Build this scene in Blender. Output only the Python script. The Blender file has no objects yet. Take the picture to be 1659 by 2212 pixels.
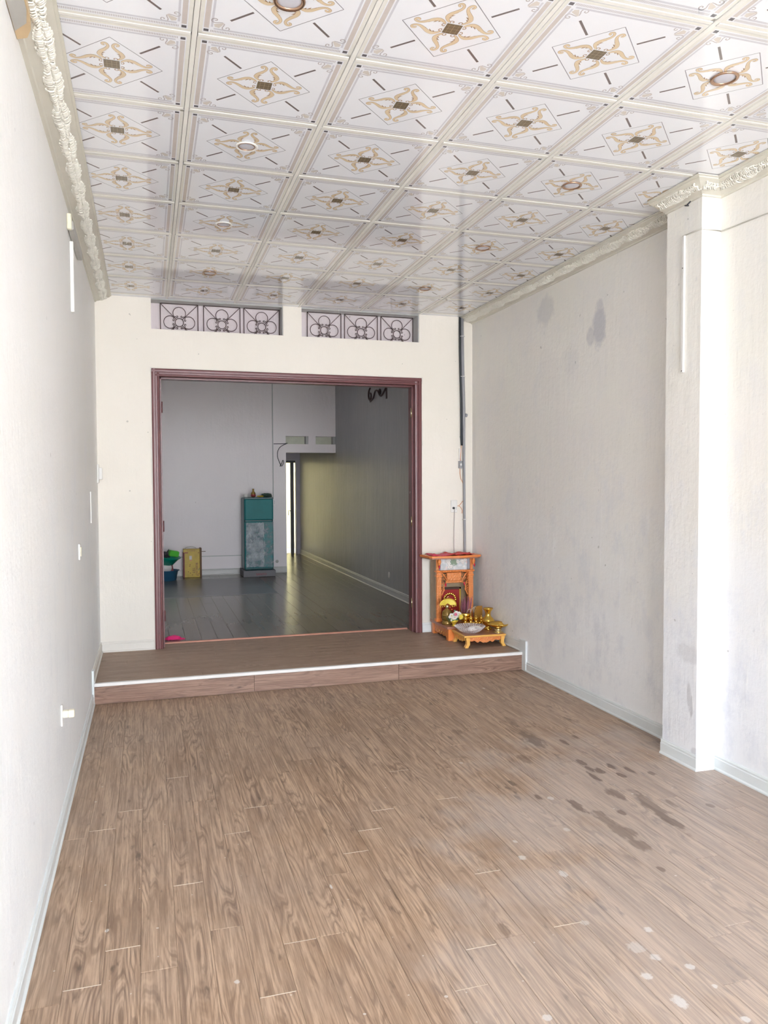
import bpy, math, random
from mathutils import Vector, Matrix
random.seed(7)
PI = math.pi
C = bpy.context.scene.collection
S = bpy.context.scene
# ------------------------------------------------------------------ camera
FPX = 1677.19
cam_d = bpy.data.cameras.new('camera'); cam = bpy.data.objects.new('camera', cam_d); C.objects.link(cam)
cam_d.sensor_fit = 'HORIZONTAL'; cam_d.sensor_width = 36.0; cam_d.lens = FPX / 1659 * 36.0
cr = Vector((0.956667, -0.291155, -0.004166)); cu = Vector((0.015031, 0.035087, 0.999271)); cf = Vector((0.290797, 0.956032, -0.037943))
cam.matrix_world = Matrix(((cr.x, cu.x, -cf.x, 0), (cr.y, cu.y, -cf.y, 0), (cr.z, cu.z, -cf.z, 1.66), (0, 0, 0, 1)))
cam_d.clip_start = 0.05; cam_d.clip_end = 200
S.camera = cam
# ------------------------------------------------------------------ world, sun, exposure
S.view_settings.view_transform = 'Standard'; S.view_settings.look = 'None'
S.view_settings.gamma = 1; S.view_settings.use_curve_mapping = False
S.view_settings.exposure = 2.36
W = bpy.data.worlds.new('world'); S.world = W; W.use_nodes = True
wn = W.node_tree; wn.nodes.clear()
wo = wn.nodes.new('ShaderNodeOutputWorld'); wb = wn.nodes.new('ShaderNodeBackground')
tc = wn.nodes.new('ShaderNodeTexCoord'); sx = wn.nodes.new('ShaderNodeSeparateXYZ'); rp = wn.nodes.new('ShaderNodeValToRGB')
rp.color_ramp.elements[0].position = 0.0; rp.color_ramp.elements[0].color = (0.93, 0.96, 1.0, 1)
rp.color_ramp.elements[1].position = 0.8; rp.color_ramp.elements[1].color = (0.62, 0.78, 1.0, 1)
wn.links.new(tc.outputs['Generated'], sx.inputs[0]); wn.links.new(sx.outputs['Z'], rp.inputs[0])
wn.links.new(rp.outputs[0], wb.inputs[0]); wn.links.new(wb.outputs[0], wo.inputs[0])
wb.inputs[1].default_value = 3.6
sun_d = bpy.data.lights.new('sun', 'SUN'); sun = bpy.data.objects.new('sun', sun_d); C.objects.link(sun)
sun_d.energy = 8.0; sun_d.angle = 0.01; sun_d.color = (1.0, 0.97, 0.92)
sun.rotation_euler = Vector((-0.15, 0.42, -1.0)).to_track_quat('-Z', 'Y').to_euler()
def portal(name, loc, sxx, syy, d):
    l = bpy.data.lights.new(name, 'AREA'); l.shape = 'RECTANGLE'; l.size = sxx; l.size_y = syy; l.cycles.is_portal = True
    o = bpy.data.objects.new(name, l); C.objects.link(o); o.location = loc
    o.rotation_euler = Vector(d).to_track_quat('-Z', 'Z').to_euler()
portal('front_opening_portal', (1.37, -3.62, 1.6), 3.6, 3.2, (0, 1, 0))
portal('added_well_portal', (0.9, 10.3, 7.4), 1.6, 1.2, (0, 0, -1))  # portal for the light well added above the rear room
S.cycles.max_bounces = 10; S.cycles.diffuse_bounces = 6; S.cycles.glossy_bounces = 4
S.cycles.sample_clamp_indirect = 6.0

# ------------------------------------------------------------------ room numbers
XL, XR, XF, XP = -0.42, 3.158, 3.117, 2.99
YB, YW = 7.295, 7.495
ZC, ZS = 3.314, 0.158
Y0 = -3.6                                   # shop front, behind the viewer
YS = 6.156
BXR, BY, BY2, ZB = 3.08, 12.95, 13.12, 4.2
YE = 16.2

# ------------------------------------------------------------------ node helpers
class N:
    def __init__(s, name):
        s.m = bpy.data.materials.new(name); s.m.use_nodes = True; s.t = s.m.node_tree; s.t.nodes.clear()
        s.o = s.t.nodes.new('ShaderNodeOutputMaterial'); s.b = s.t.nodes.new('ShaderNodeBsdfPrincipled')
        s.t.links.new(s.b.outputs[0], s.o.inputs[0]); s.geo = None
    def n(s, ty, **k):
        x = s.t.nodes.new(ty)
        for a, v in k.items(): setattr(x, a, v)
        return x
    def put(s, sock, v):
        if hasattr(v, 'is_output'): s.t.links.new(v, sock)
        elif isinstance(v, (tuple, list)) and len(v) == 3 and sock.type == 'RGBA': sock.default_value = (*v, 1)
        else: sock.default_value = v
    def pos(s):
        if not s.geo: s.geo = s.n('ShaderNodeNewGeometry')
        return s.geo.outputs['Position']
    def obj(s): return s.n('ShaderNodeTexCoord').outputs['Object']
    def ma(s, op, a, b=0.0, c=0.0, clamp=False):
        x = s.n('ShaderNodeMath', operation=op, use_clamp=clamp)
        s.put(x.inputs[0], a); s.put(x.inputs[1], b); s.put(x.inputs[2], c); return x.outputs[0]
    def vm(s, op, a, b=(0, 0, 0)):
        x = s.n('ShaderNodeVectorMath', operation=op); s.put(x.inputs[0], a); s.put(x.inputs[1], b)
        return x.outputs['Value'] if op in ('LENGTH', 'DISTANCE', 'DOT_PRODUCT') else x.outputs[0]
    def sep(s, v): x = s.n('ShaderNodeSeparateXYZ'); s.put(x.inputs[0], v); return x.outputs
    def comb(s, a, b, c):
        x = s.n('ShaderNodeCombineXYZ')
        for i, v in enumerate((a, b, c)): s.put(x.inputs[i], v)
        return x.outputs[0]
    def noise(s, v, scale=5, detail=2, rough=.5, out='Fac'):
        x = s.n('ShaderNodeTexNoise'); s.put(x.inputs['Vector'], v); s.put(x.inputs['Scale'], scale)
        x.inputs['Detail'].default_value = detail; x.inputs['Roughness'].default_value = rough; return x.outputs[out]
    def ramp(s, f, pts):
        x = s.n('ShaderNodeValToRGB'); e = x.color_ramp.elements
        while len(e) < len(pts): e.new(0.5)
        for q, (p, c) in zip(e, pts):
            q.position = p; q.color = (*c, 1) if isinstance(c, (tuple, list)) else (c, c, c, 1)
        s.put(x.inputs[0], f); return x.outputs[0]
    def mix(s, f, a, b, ty='MIX'):
        x = s.n('ShaderNodeMix', data_type='RGBA', blend_type=ty); s.put(x.inputs[0], f); s.put(x.inputs[6], a); s.put(x.inputs[7], b); return x.outputs[2]
    def bump(s, h, st=.3, dist=.01):
        x = s.n('ShaderNodeBump'); s.put(x.inputs['Height'], h); x.inputs['Strength'].default_value = st; x.inputs['Distance'].default_value = dist
        s.t.links.new(x.outputs[0], s.b.inputs['Normal'])
    def set(s, **k):
        names = dict(color='Base Color', rough='Roughness', metal='Metallic', spec='Specular IOR Level', trans='Transmission Weight', alpha='Alpha', emit='Emission Color', es='Emission Strength', coat='Coat Weight', ior='IOR')
        for a, v in k.items(): s.put(s.b.inputs[names[a]], v)
        return s
    def blobs(s, L, wob=.5, nscale=14, st3=(1, 1, 1)):
        """soft irregular patches at given places: (x,y,z, rx,ry,rz, strength)"""
        p = s.pos(); nz = s.ma('MULTIPLY', s.ma('SUBTRACT', s.noise(s.vm('MULTIPLY', p, st3), nscale, 3, .6), .5), 2.6 * wob); tot = 0.0
        for x, y, z, a, b, c, st in L:
            d = s.vm('LENGTH', s.vm('DIVIDE', s.vm('SUBTRACT', p, (x, y, z)), (a, b, c)))
            v = s.ma('MULTIPLY', s.ma('MULTIPLY', s.ma('SUBTRACT', s.ma('ADD', 1.35, nz), d), 2.2, clamp=True), st)
            tot = s.ma('MAXIMUM', tot, v)
        return tot

def simple(name, col, rough=.5, metal=0.0, spec=.5, var=.06, vs=9, bump=0, bs=60, **k):
    n = N(name); col2 = tuple(c * (1 - var * 2) for c in col); col1 = tuple(min(1, c * (1 + var)) for c in col)
    n.set(color=n.mix(n.noise(n.pos(), vs, 3, .6), col2, col1), rough=rough, metal=metal, spec=spec, **k)
    if bump: n.bump(n.noise(n.pos(), bs, 3, .6), bump, .004)
    return n.m

def wall_mat(name, base, low, tint, blobs=None, rough=.55, scuff=1.0, bcol=(.5, .5, .53)):
    n = N(name); p = n.pos(); z = n.sep(p)[2]
    big = n.noise(n.vm('MULTIPLY', p, (1.1, 1.1, .9)), 1.3, 3, .6)
    c = n.mix(n.ramp(big, [(.35, 0), (.68, 1)]), base, tint)
    # lower wall colour: bluish tone of the sky light painted in, edge wanders
    edge = n.ma('ADD', z, n.ma('MULTIPLY', n.ma('SUBTRACT', n.noise(p, 1.7, 4, .6), .5), 1.3))
    c = n.mix(n.ramp(n.ma('MULTIPLY', edge, .5), [(.3, 1), (.85, 0)]), c, low)
    st = n.noise(n.vm('MULTIPLY', p, (9, 9, 1.3)), 1.6, 4, .65)
    c = n.mix(n.ma('MULTIPLY', n.ramp(st, [(.62, 0), (.72, 1)]), n.ma('MULTIPLY', n.ramp(n.ma('MULTIPLY', z, .4), [(.1, 1), (.75, .05)]), min(1, .8 * scuff))), c, tuple(min(.93, q * 1.18) for q in low))
    dk = n.noise(n.vm('MULTIPLY', p, (14, 14, 3.5)), 1.9, 4, .7)
    mot = n.noise(n.vm('MULTIPLY', p, (1, 1, .7)), 5.5, 5, .7)
    c = n.mix(n.ma('MULTIPLY', n.ramp(mot, [(.5, 0), (.66, 1)]), n.ma('MULTIPLY', n.ramp(n.ma('MULTIPLY', z, .4), [(.15, 1), (.8, .25)]), min(1, .34 * scuff))), c, tuple(q * r_ for q, r_ in zip(low, (.84, .85, .89))))
    c = n.mix(n.ma('MULTIPLY', n.ramp(dk, [(.66, 0), (.76, 1)]), .3 * scuff), c, tuple(q * .62 for q in low))
    sp = n.noise(p, 21, 1, .5)
    c = n.mix(n.ma('MULTIPLY', n.ramp(sp, [(.79, 0), (.81, 1)]), .5), c, tuple(q * .4 for q in base))
    if blobs: c = n.mix(n.blobs(blobs), c, bcol)
    n.set(color=c, rough=rough, spec=.35)
    n.bump(n.ma('ADD', n.ma('MULTIPLY', st, 1.6), n.noise(p, 30, 3, .6)), .32, .007)
    return n.m

def wood_floor(name, tones, rough, axis='y', stain=None, white=None, dustf=0.25, spec=.4, rg=1.0, bs=.08):
    n = N(name); p = n.pos(); r = n.n('ShaderNodeObjectInfo').outputs['Random']
    x, y, z = n.sep(p)
    u, v = (x, y) if axis == 'y' else (y, x)
    if axis == 'z': u, v = z, x
    off = n.ma('MULTIPLY', r, 71.0); v2 = n.ma('ADD', v, n.ma('MULTIPLY', r, 13.0))
    a = n.noise(n.comb(n.ma('MULTIPLY', u, 8.5), n.ma('MULTIPLY', v2, 1.0), off), 1.0, 2, .45)
    sn = n.ma('SINE', n.ma('MULTIPLY', a, 105.0)); rings = n.ma('ABSOLUTE', sn)
    fib = n.noise(n.comb(n.ma('MULTIPLY', u, 130.0), n.ma('MULTIPLY', v2, 3.4), off), 1.0, 4, .7)
    med = n.noise(n.comb(n.ma('MULTIPLY', u, 24.0), n.ma('MULTIPLY', v2, 1.8), off), 1.0, 5, .7)
    zone = n.ramp(n.noise(n.comb(n.ma('MULTIPLY', u, 5.0), n.ma('MULTIPLY', v2, 1.1), off), 1.3, 2), [(.44, 0), (.60, 1)])
    c = n.mix(n.ramp(med, [(.34, 0), (.66, 1)]), tones[0], tones[1])
    c = n.mix(n.ma('MULTIPLY', n.ramp(fib, [(.42, 1), (.56, 0)]), .55), c, tones[2])
    c = n.mix(n.ma('MULTIPLY', n.ramp(sn, [(.5, 0), (.95, 1)]), n.ma('MULTIPLY', zone, .58*rg)), c, tones[2])
    c = n.mix(n.ma('MULTIPLY', n.ramp(n.ma('MULTIPLY', sn, -1.0), [(.6, 0), (.98, 1)]), n.ma('MULTIPLY', zone, .25*rg)), c, tuple(min(1, q * 1.35) for q in tones[1]))
    kn = n.noise(n.comb(n.ma('MULTIPLY', u, 22.0), n.ma('MULTIPLY', v2, 6), off), 1.0, 3, .6)
    c = n.mix(n.ma('MULTIPLY', n.ramp(kn, [(.63, 0), (.74, 1)]), .8), c, tuple(q * .55 for q in tones[2]))
    c = n.mix(n.ma('MULTIPLY', r, .12), c, tones[1])
    dust = n.ramp(n.noise(p, .9, 5, .65), [(.4, 0), (.7, 1)])
    c = n.mix(n.ma('MULTIPLY', dust, dustf), c, (.42, .36, .33))
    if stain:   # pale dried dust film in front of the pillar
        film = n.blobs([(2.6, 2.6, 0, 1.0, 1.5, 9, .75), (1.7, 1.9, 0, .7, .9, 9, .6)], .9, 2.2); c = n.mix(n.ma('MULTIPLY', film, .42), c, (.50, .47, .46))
    rr = n.ma('ADD', rough, n.ma('MULTIPLY', dust, .12))
    if stain:
        s = n.blobs([(a_, b_, 0, c_ * .72, d_ * 1.1, 9, e_) for a_, b_, c_, d_, e_ in stain], 1.2, 24, (1, .35, 1))
        c = n.mix(n.ma('MULTIPLY', s, .72), c, (.085, .05, .035))
    if white:
        s = n.blobs([(a_, b_, 0, c_*.7, d_*.7, 9, e_) for a_, b_, c_, d_, e_ in white], .7, 60)
        c = n.mix(n.ma('MULTIPLY', s, .75), c, (.66, .65, .64))
        sp = n.ramp(n.noise(p, 44, 0), [(.86, 0), (.875, 1)])
        c = n.mix(n.ma('MULTIPLY', sp, .6), c, (.7, .68, .65))
    n.set(color=c, rough=rr, spec=spec); n.bump(n.ma('ADD', fib, n.ma('MULTIPLY', rings, rg)), bs, .002)
    return n.m

DARK = [(2.35,4.45,.057,.121,.8),(2.37,4.6,.022,.049,.5),(2.43,4.0,.023,.038,1),(2.42,3.9,.02,.034,1),(2.46,3.85,.026,.035,1),(2.38,3.79,.02,.054,1),(2.56,3.89,.022,.042,1),(2.63,3.82,.02,.042,1),(2.72,3.73,.02,.026,.8),(2.54,3.76,.02,.026,1),(2.36,3.54,.051,.054,.8),(2.08,3.45,.03,.06,.9),(1.94,3.62,.021,.029,1),(1.9,3.84,.02,.034,1),(2.52,4.35,.02,.038,.9),(2.64,4.42,.02,.036,.9),(2.13,4.16,.039,.059,.6),(1.95,4.75,.032,.043,.6),(2.13,3.27,.04,.09,.7),(2.42,3.22,.03,.13,.8),(2.14,3.12,.045,.07,.7),(2.13,3.0,.045,.05,.7),(2.56,3.36,.02,.041,.7),(2.73,3.26,.02,.021,.7),(2.08,2.78,.02,.022,.8),(2.25,3.33,.02,.025,.9),(1.24,2.57,.021,.034,.6),(2.39,4.83,.044,.07,.5),(2.46,3.4,.035,.13,.7)]
WHITE = [(1.56,3.05,.02,.026,.8),(1.75,2.41,.02,.02,.9),(1.67,2.26,.022,.024,.8),(1.75,2.18,.02,.019,.9),(1.58,2.18,.022,.023,.9),(1.6,2.04,.025,.04,.9),(1.64,2.33,.035,.04,.5),(1.66,2.87,.02,.035,.8),(2.0,3.59,.02,.027,.7),(1.89,3.24,.018,.024,.6),(1.76,2.07,.012,.012,.9),(1.74,1.91,.02,.016,.9),(1.55,2.52,.02,.02,.5),(1.16,2.1,.02,.017,.8),(1.6,3.2,.012,.018,.7),(1.75,4.21,.015,.02,.6),(-.169,3.005,.009,.012,1),(.26,2.56,.011,.012,.9),(2.566,5.694,.011,.02,1),(.697,3.06,.006,.022,1)]

M = {}
M['wall_left'] = wall_mat('painted_wall_left', (.90, .89, .86), (.86, .885, .90), (.91, .90, .885), scuff=.9)
M['wall_back'] = wall_mat('painted_wall_back', (.83, .785, .70), (.74, .71, .65), (.85, .80, .725), scuff=.15)
M['wall_right'] = wall_mat('painted_wall_right', (.86, .84, .785), (.85, .86, .875), (.84, .81, .785),
    blobs=[(XR, 4.99, 2.79, .2, .07, .13, .75), (XR, 4.98, 2.92, .2, .04, .06, .5), (XR, 5.1, 2.73, .2, .05, .06, .5), (XR, 5.78, 3.07, .2, .12, .1, .35), (XR, 5.4, 2.6, .2, .1, .1, .12)], bcol=(.52, .52, .56), scuff=2.0)
M['pillar'] = wall_mat('painted_pillar', (.85, .83, .77), (.83, .845, .88), (.86, .83, .79),
    blobs=[(XP, 3.76, .42, .03, .015, .07, .5), (XP, 3.74, .36, .03, .012, .06, .5), (XP, 3.78, .66, .03, .08, .05, .3), (XP, 3.70, .1, .05, .03, .02, .4)], bcol=(.48, .48, .50), scuff=2.0)
M['wall_rear'] = wall_mat('painted_wall_rear_room', (.90, .84, .85), (.84, .79, .81), (.91, .86, .86), rough=.45, scuff=.15)
M['ceil_plain'] = simple('plain_white_plaster', (.72, .70, .66), .8)
def gloss_wall():
    n = N('glossy_oil_paint_wall'); p = n.pos(); z = n.sep(p)[2]
    c = n.mix(n.ramp(n.noise(p, 1.3, 4, .6), [(.35, 0), (.7, 1)]), (.33, .335, .36), (.38, .375, .385))
    st = n.noise(n.vm('MULTIPLY', p, (1, 9, .5)), 1.0, 5, .75)
    st2 = n.noise(n.vm('MULTIPLY', p, (1, 2.6, .9)), 1.4, 5, .7)
    n.set(color=n.mix(n.ramp(n.noise(p, 8, 2), [(.76, 0), (.8, 1)]), c, (.24, .24, .27)), rough=n.ma('ADD', .27, n.ma('MULTIPLY', st2, .14)), spec=.42)
    n.bump(n.ma('ADD', st, n.ma('MULTIPLY', st2, 1.2)), .42, .02)
    return n.m
M['gloss'] = gloss_wall()
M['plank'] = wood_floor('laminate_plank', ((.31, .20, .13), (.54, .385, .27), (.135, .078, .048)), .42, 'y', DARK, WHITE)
M['plank_step'] = wood_floor('laminate_plank_step', ((.33, .225, .165), (.42, .30, .225), (.22, .145, .10)), .45, 'x', dustf=.15, spec=.25)
M['riser'] = wood_floor('laminate_riser', ((.25, .145, .105), (.36, .23, .17), (.13, .07, .05)), .35, 'z', dustf=.05)
M['joint'] = simple('floor_joint_filler', (.40, .30, .22), .7)
M['joint_light'] = simple('pale_joint_filler', (.62, .52, .42), .7)
def rear_floor():
    n = N('vinyl_rear_floor'); p = n.pos(); r = n.n('ShaderNodeObjectInfo').outputs['Random']
    c = n.mix(n.noise(n.vm('MULTIPLY', p, (14, 1.5, 1)), 1.5, 4, .6), (.135, .115, .095), (.185, .16, .135)); c = n.mix(n.ma('MULTIPLY', r, .4), c, (.20, .17, .14))
    n.set(color=c, rough=.24, spec=.34); return n.m
M['rear_floor'] = rear_floor()
M['rear_mat'] = simple('dark_vinyl_sheet', (.135, .13, .125), .3, var=.12, vs=3)
M['skirt'] = simple('pale_blue_grey_skirting', (.71, .75, .76), .35, var=.04)
M['skirt_cream'] = simple('cream_skirting', (.72, .70, .65), .4, var=.04)
M['skirt_rear'] = simple('rear_skirting', (.56, .56, .55), .3, var=.05)
M['nosing'] = simple('white_step_nosing', (.80, .79, .77), .4)
def door_paint():
    n = N('maroon_door_paint'); p = n.pos()
    c = n.mix(n.noise(n.vm('MULTIPLY', p, (5, 5, 2)), 2, 4, .6), (.13, .043, .047), (.19, .068, .07))
    ch = n.ramp(n.noise(n.vm('MULTIPLY', p, (1, 1, .35)), 34, 1), [(.80, 0), (.815, 1)])
    c = n.mix(ch, c, (.75, .66, .58)); n.set(color=c, rough=.34, spec=.5); n.bump(n.noise(p, 18, 3), .15, .003); return n.m
M['door'] = door_paint()
M['plaster_edge'] = simple('rough_plaster_edge', (.74, .72, .66), .8)
M['threshold'] = simple('salmon_threshold_strip', (.58, .27, .19), .4, var=.2, vs=5)
M['iron'] = simple('dark_wrought_iron', (.085, .05, .05), .5, metal=.3)
M['board'] = wall_mat('pinkish_painted_board', (.70, .62, .64), (.66, .60, .63), (.73, .66, .67), scuff=.1)
M['reveal'] = simple('grey_reveal_plaster', (.52, .53, .52), .7)
M['cornice'] = simple('cream_cornice_plaster', (.69, .665, .58), .5, var=.05)
M['leaf'] = simple('pearl_cornice_leaf', (.84, .82, .74), .3, var=.05, bump=.15)
M['tile'] = simple('printed_ceiling_panel_white', (.88, .895, .935), .08, var=.01, spec=.68)
def pr_mat(name, c): return simple(name, c, .08, var=.04, vs=40, spec=.68)
M['t_cream'] = pr_mat('print_cream', (.82, .81, .75)); M['t_taupe'] = pr_mat('print_taupe', (.64, .585, .555)); M['t_grey'] = pr_mat('print_light_grey', (.66, .66, .71))
M['t_dark'] = pr_mat('print_charcoal', (.15, .14, .15)); M['t_bar'] = pr_mat('print_dark_bar', (.20, .165, .16)); M['t_line'] = pr_mat('print_line', (.27, .265, .29))
M['t_tan'] = pr_mat('print_tan', (.76, .62, .43)); M['t_brown'] = pr_mat('print_brown', (.40, .27, .17)); M['t_sq'] = pr_mat('print_olive_brown', (.20, .155, .10)); M['t_sq2'] = pr_mat('print_gold', (.36, .28, .18))
M['t_beige'] = pr_mat('print_beige', (.70, .65, .60)); M['t_bl'] = pr_mat('print_beige_line', (.52, .48, .48))
M['tbar'] = simple('ceiling_grid_bar', (.82, .81, .76), .4)
M['tgap'] = simple('ceiling_shadow_gap', (.10, .09, .085), .7)
M['copper'] = simple('copper_ring', (.50, .33, .23), .25, metal=.9, var=.03)
M['white_pl'] = simple('white_plastic', (.80, .79, .76), .35, var=.02)
M['cream_pl'] = simple('cream_plastic', (.80, .76, .60), .4, var=.02)
M['tan_pl'] = simple('tan_plastic', (.68, .50, .28), .4)
M['grey_pl'] = simple('grey_plastic', (.50, .49, .46), .5)
M['diff'] = simple('frosted_diffuser', (.60, .60, .66), .4, var=.02)
M['pvc'] = simple('grey_pvc', (.30, .30, .32), .35)
M['black'] = simple('black_cable', (.035, .04, .045), .5)
M['wire'] = simple('grey_wire', (.22, .19, .2), .5)
M['wire_o'] = simple('orange_wire', (.72, .33, .16), .45)
M['screw'] = simple('dull_screw', (.25, .24, .22), .4, metal=.7)
# shrine
def carved(name, c, sc=70, st=.9):
    n = N(name); p = n.pos(); v = n.n('ShaderNodeTexVoronoi'); v.inputs['Scale'].default_value = sc; n.t.links.new(p, v.inputs['Vector'])
    h = v.outputs['Distance']; col = n.mix(n.ramp(h, [(.05, 1), (.45, 0)]), tuple(q * .78 for q in c), c)
    n.set(color=col, rough=.33, spec=.5); n.bump(h, st, .006); return n.m
M['carved'] = carved('carved_orange_wood', (.86, .29, .08), 62, .6); M['owood'] = simple('orange_varnished_wood', (.84, .27, .07), .3, var=.12, vs=25)
M['owood_side'] = simple('dull_wood_side', (.42, .31, .19), .45, var=.15, vs=14)
M['redbrown'] = simple('red_brown_top', (.42, .19, .12), .3, var=.1)
M['ywood'] = simple('yellow_varnished_wood', (.90, .50, .12), .28, var=.12, vs=25)
M['red_cloth'] = simple('red_cloth', (.66, .06, .06), .6, var=.12, vs=20); M['pink_red'] = simple('pink_red_paper', (.70, .05, .11), .5)
M['bead'] = simple('red_bead', (.62, .02, .06), .2); M['gold'] = simple('polished_gold', (.85, .56, .12), .16, metal=1.0, var=.03)
M['gold_y'] = simple('yellow_gold', (.82, .60, .07), .3, metal=.45, var=.1, vs=40)
M['gold_pale'] = simple('pale_gold', (.72, .62, .36), .2, metal=.9)
M['purple'] = simple('purple_incense', (.36, .12, .17), .6, var=.2, vs=60)
M['plq_red'] = simple('plaque_red', (.33, .02, .02), .3); M['plq_bk'] = simple('plaque_frame_dark', (.07, .03, .02), .3)
M['flower_w'] = simple('white_petal', (.80, .76, .72), .5); M['flower_p'] = simple('pink_petal', (.75, .2, .3), .5); M['flower_y'] = simple('yellow_petal', (.85, .68, .10), .5)
M['leafg'] = simple('green_leaf', (.06, .20, .10), .5)
M['lacq'] = simple('brown_gold_lacquer', (.33, .20, .05), .25, metal=.4, var=.3, vs=60)
M['fig'] = simple('amber_wood', (.45, .22, .03), .3)
M['tissue'] = simple('white_tissue', (.82, .78, .74), .7)
def glass(name, c=(.9, .88, .9), r=.05, a=.55):
    n = N(name); n.set(color=c, rough=r, spec=.8, alpha=a); return n.m
M['crystal'] = glass('ribbed_glass', (.86, .80, .82), .08, .28); M['crystal_rib'] = glass('clear_glass_rib', (.92, .86, .87), .08, .75)
def floral():
    n = N('floral_printed_glass'); p = n.pos()
    v = n.n('ShaderNodeTexVoronoi'); v.inputs['Scale'].default_value = 22; n.t.links.new(n.vm('ADD', p, n.vm('MULTIPLY', n.noise(p, 26, 2, .5, 'Color'), (.05, .05, .05))), v.inputs['Vector'])
    c = n.mix(n.noise(p, 14, 3, .6), (.62, .64, .68), (.85, .83, .80)); c = n.mix(n.ramp(v.outputs['Distance'], [(.12, 0), (.6, .7)]), c, (.45, .50, .52))
    pk = n.ramp(n.noise(n.vm('ADD', p, (3, 1, 2)), 19, 2), [(.58, 0), (.66, 1)]); c = n.mix(pk, c, (.82, .62, .58))
    c = n.mix(n.blobs([(2.88, 7.06, .875, .035, .3, .03, .8)], .8, 60), c, (.16, .26, .14)); n.set(color=c, rough=.12); return n.m
M['floral'] = floral(); M['glass_grey'] = simple('grey_glass_edge', (.30, .30, .34), .1)
# rear room
M['teal'] = simple('teal_fridge', (.02, .20, .21), .45, spec=.25, var=.12, vs=6); M['teal_dk'] = simple('dark_teal', (.02, .09, .10), .35)
def wrap(lo=.06, hi=.5):
    n = N('crumpled_clear_wrap'); p = n.pos(); h = n.noise(n.vm('MULTIPLY', p, (1, 1, .6)), 26, 4, .7)
    n.set(color=(.62, .67, .72), rough=.15, spec=.9, alpha=n.ramp(n.noise(p, 11, 4, .7), [(.38, lo), (.66, hi)])); n.bump(h, 1.0, .03); return n.m
M['wrap'] = wrap(); M['wrap2'] = wrap(.35, .8)
M['foam'] = simple('grey_foam_base', (.17, .165, .18), .6, var=.08); M['red_ink'] = simple('red_print', (.30, .03, .04), .5)
M['box_y'] = simple('yellow_card', (.62, .42, .035), .45, var=.18, vs=12); M['box_r'] = simple('maroon_card', (.20, .035, .04), .5); M['box_b'] = simple('brown_card', (.17, .09, .05), .6); M['ink'] = simple('brown_ink', (.22, .07, .02), .5)
M['basin_b'] = simple('blue_plastic', (.03, .13, .24), .35); M['basin_g'] = simple('green_plastic', (.0, .27, .18), .3); M['lime'] = simple('lime_plastic', (.10, .55, .05), .35)
M['bag_k'] = simple('black_bag', (.05, .05, .06), .4, bump=.6); M['bag_g'] = simple('dark_green_bag', (.03, .07, .05), .4, bump=.5)
M['pink'] = simple('hot_pink_cloth', (.74, .015, .17), .55, var=.1, vs=25)
M['steel'] = simple('dark_grey_steel', (.045, .045, .05), .4, metal=.2)
M['lav'] = simple('lavender_frame_paint', (.42, .41, .50), .4)
M['pane'] = N('clear_pane').set(color=(.95, .97, .95), rough=.02, trans=1.0, ior=1.1).m
M['ext'] = simple('sunlit_cream_render', (.70, .62, .36), .8, var=.08, vs=2); M['street'] = simple('concrete_paving', (.56, .54, .51), .9, var=.1, vs=1.5)
M['shell'] = simple('outside_concrete', (.40, .39, .37), .9)
M['greenish'] = simple('greenish_vent_light', (.72, .73, .60), .6, var=.12, vs=6)  # greenish light beyond the vents, put into the panel colour

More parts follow.
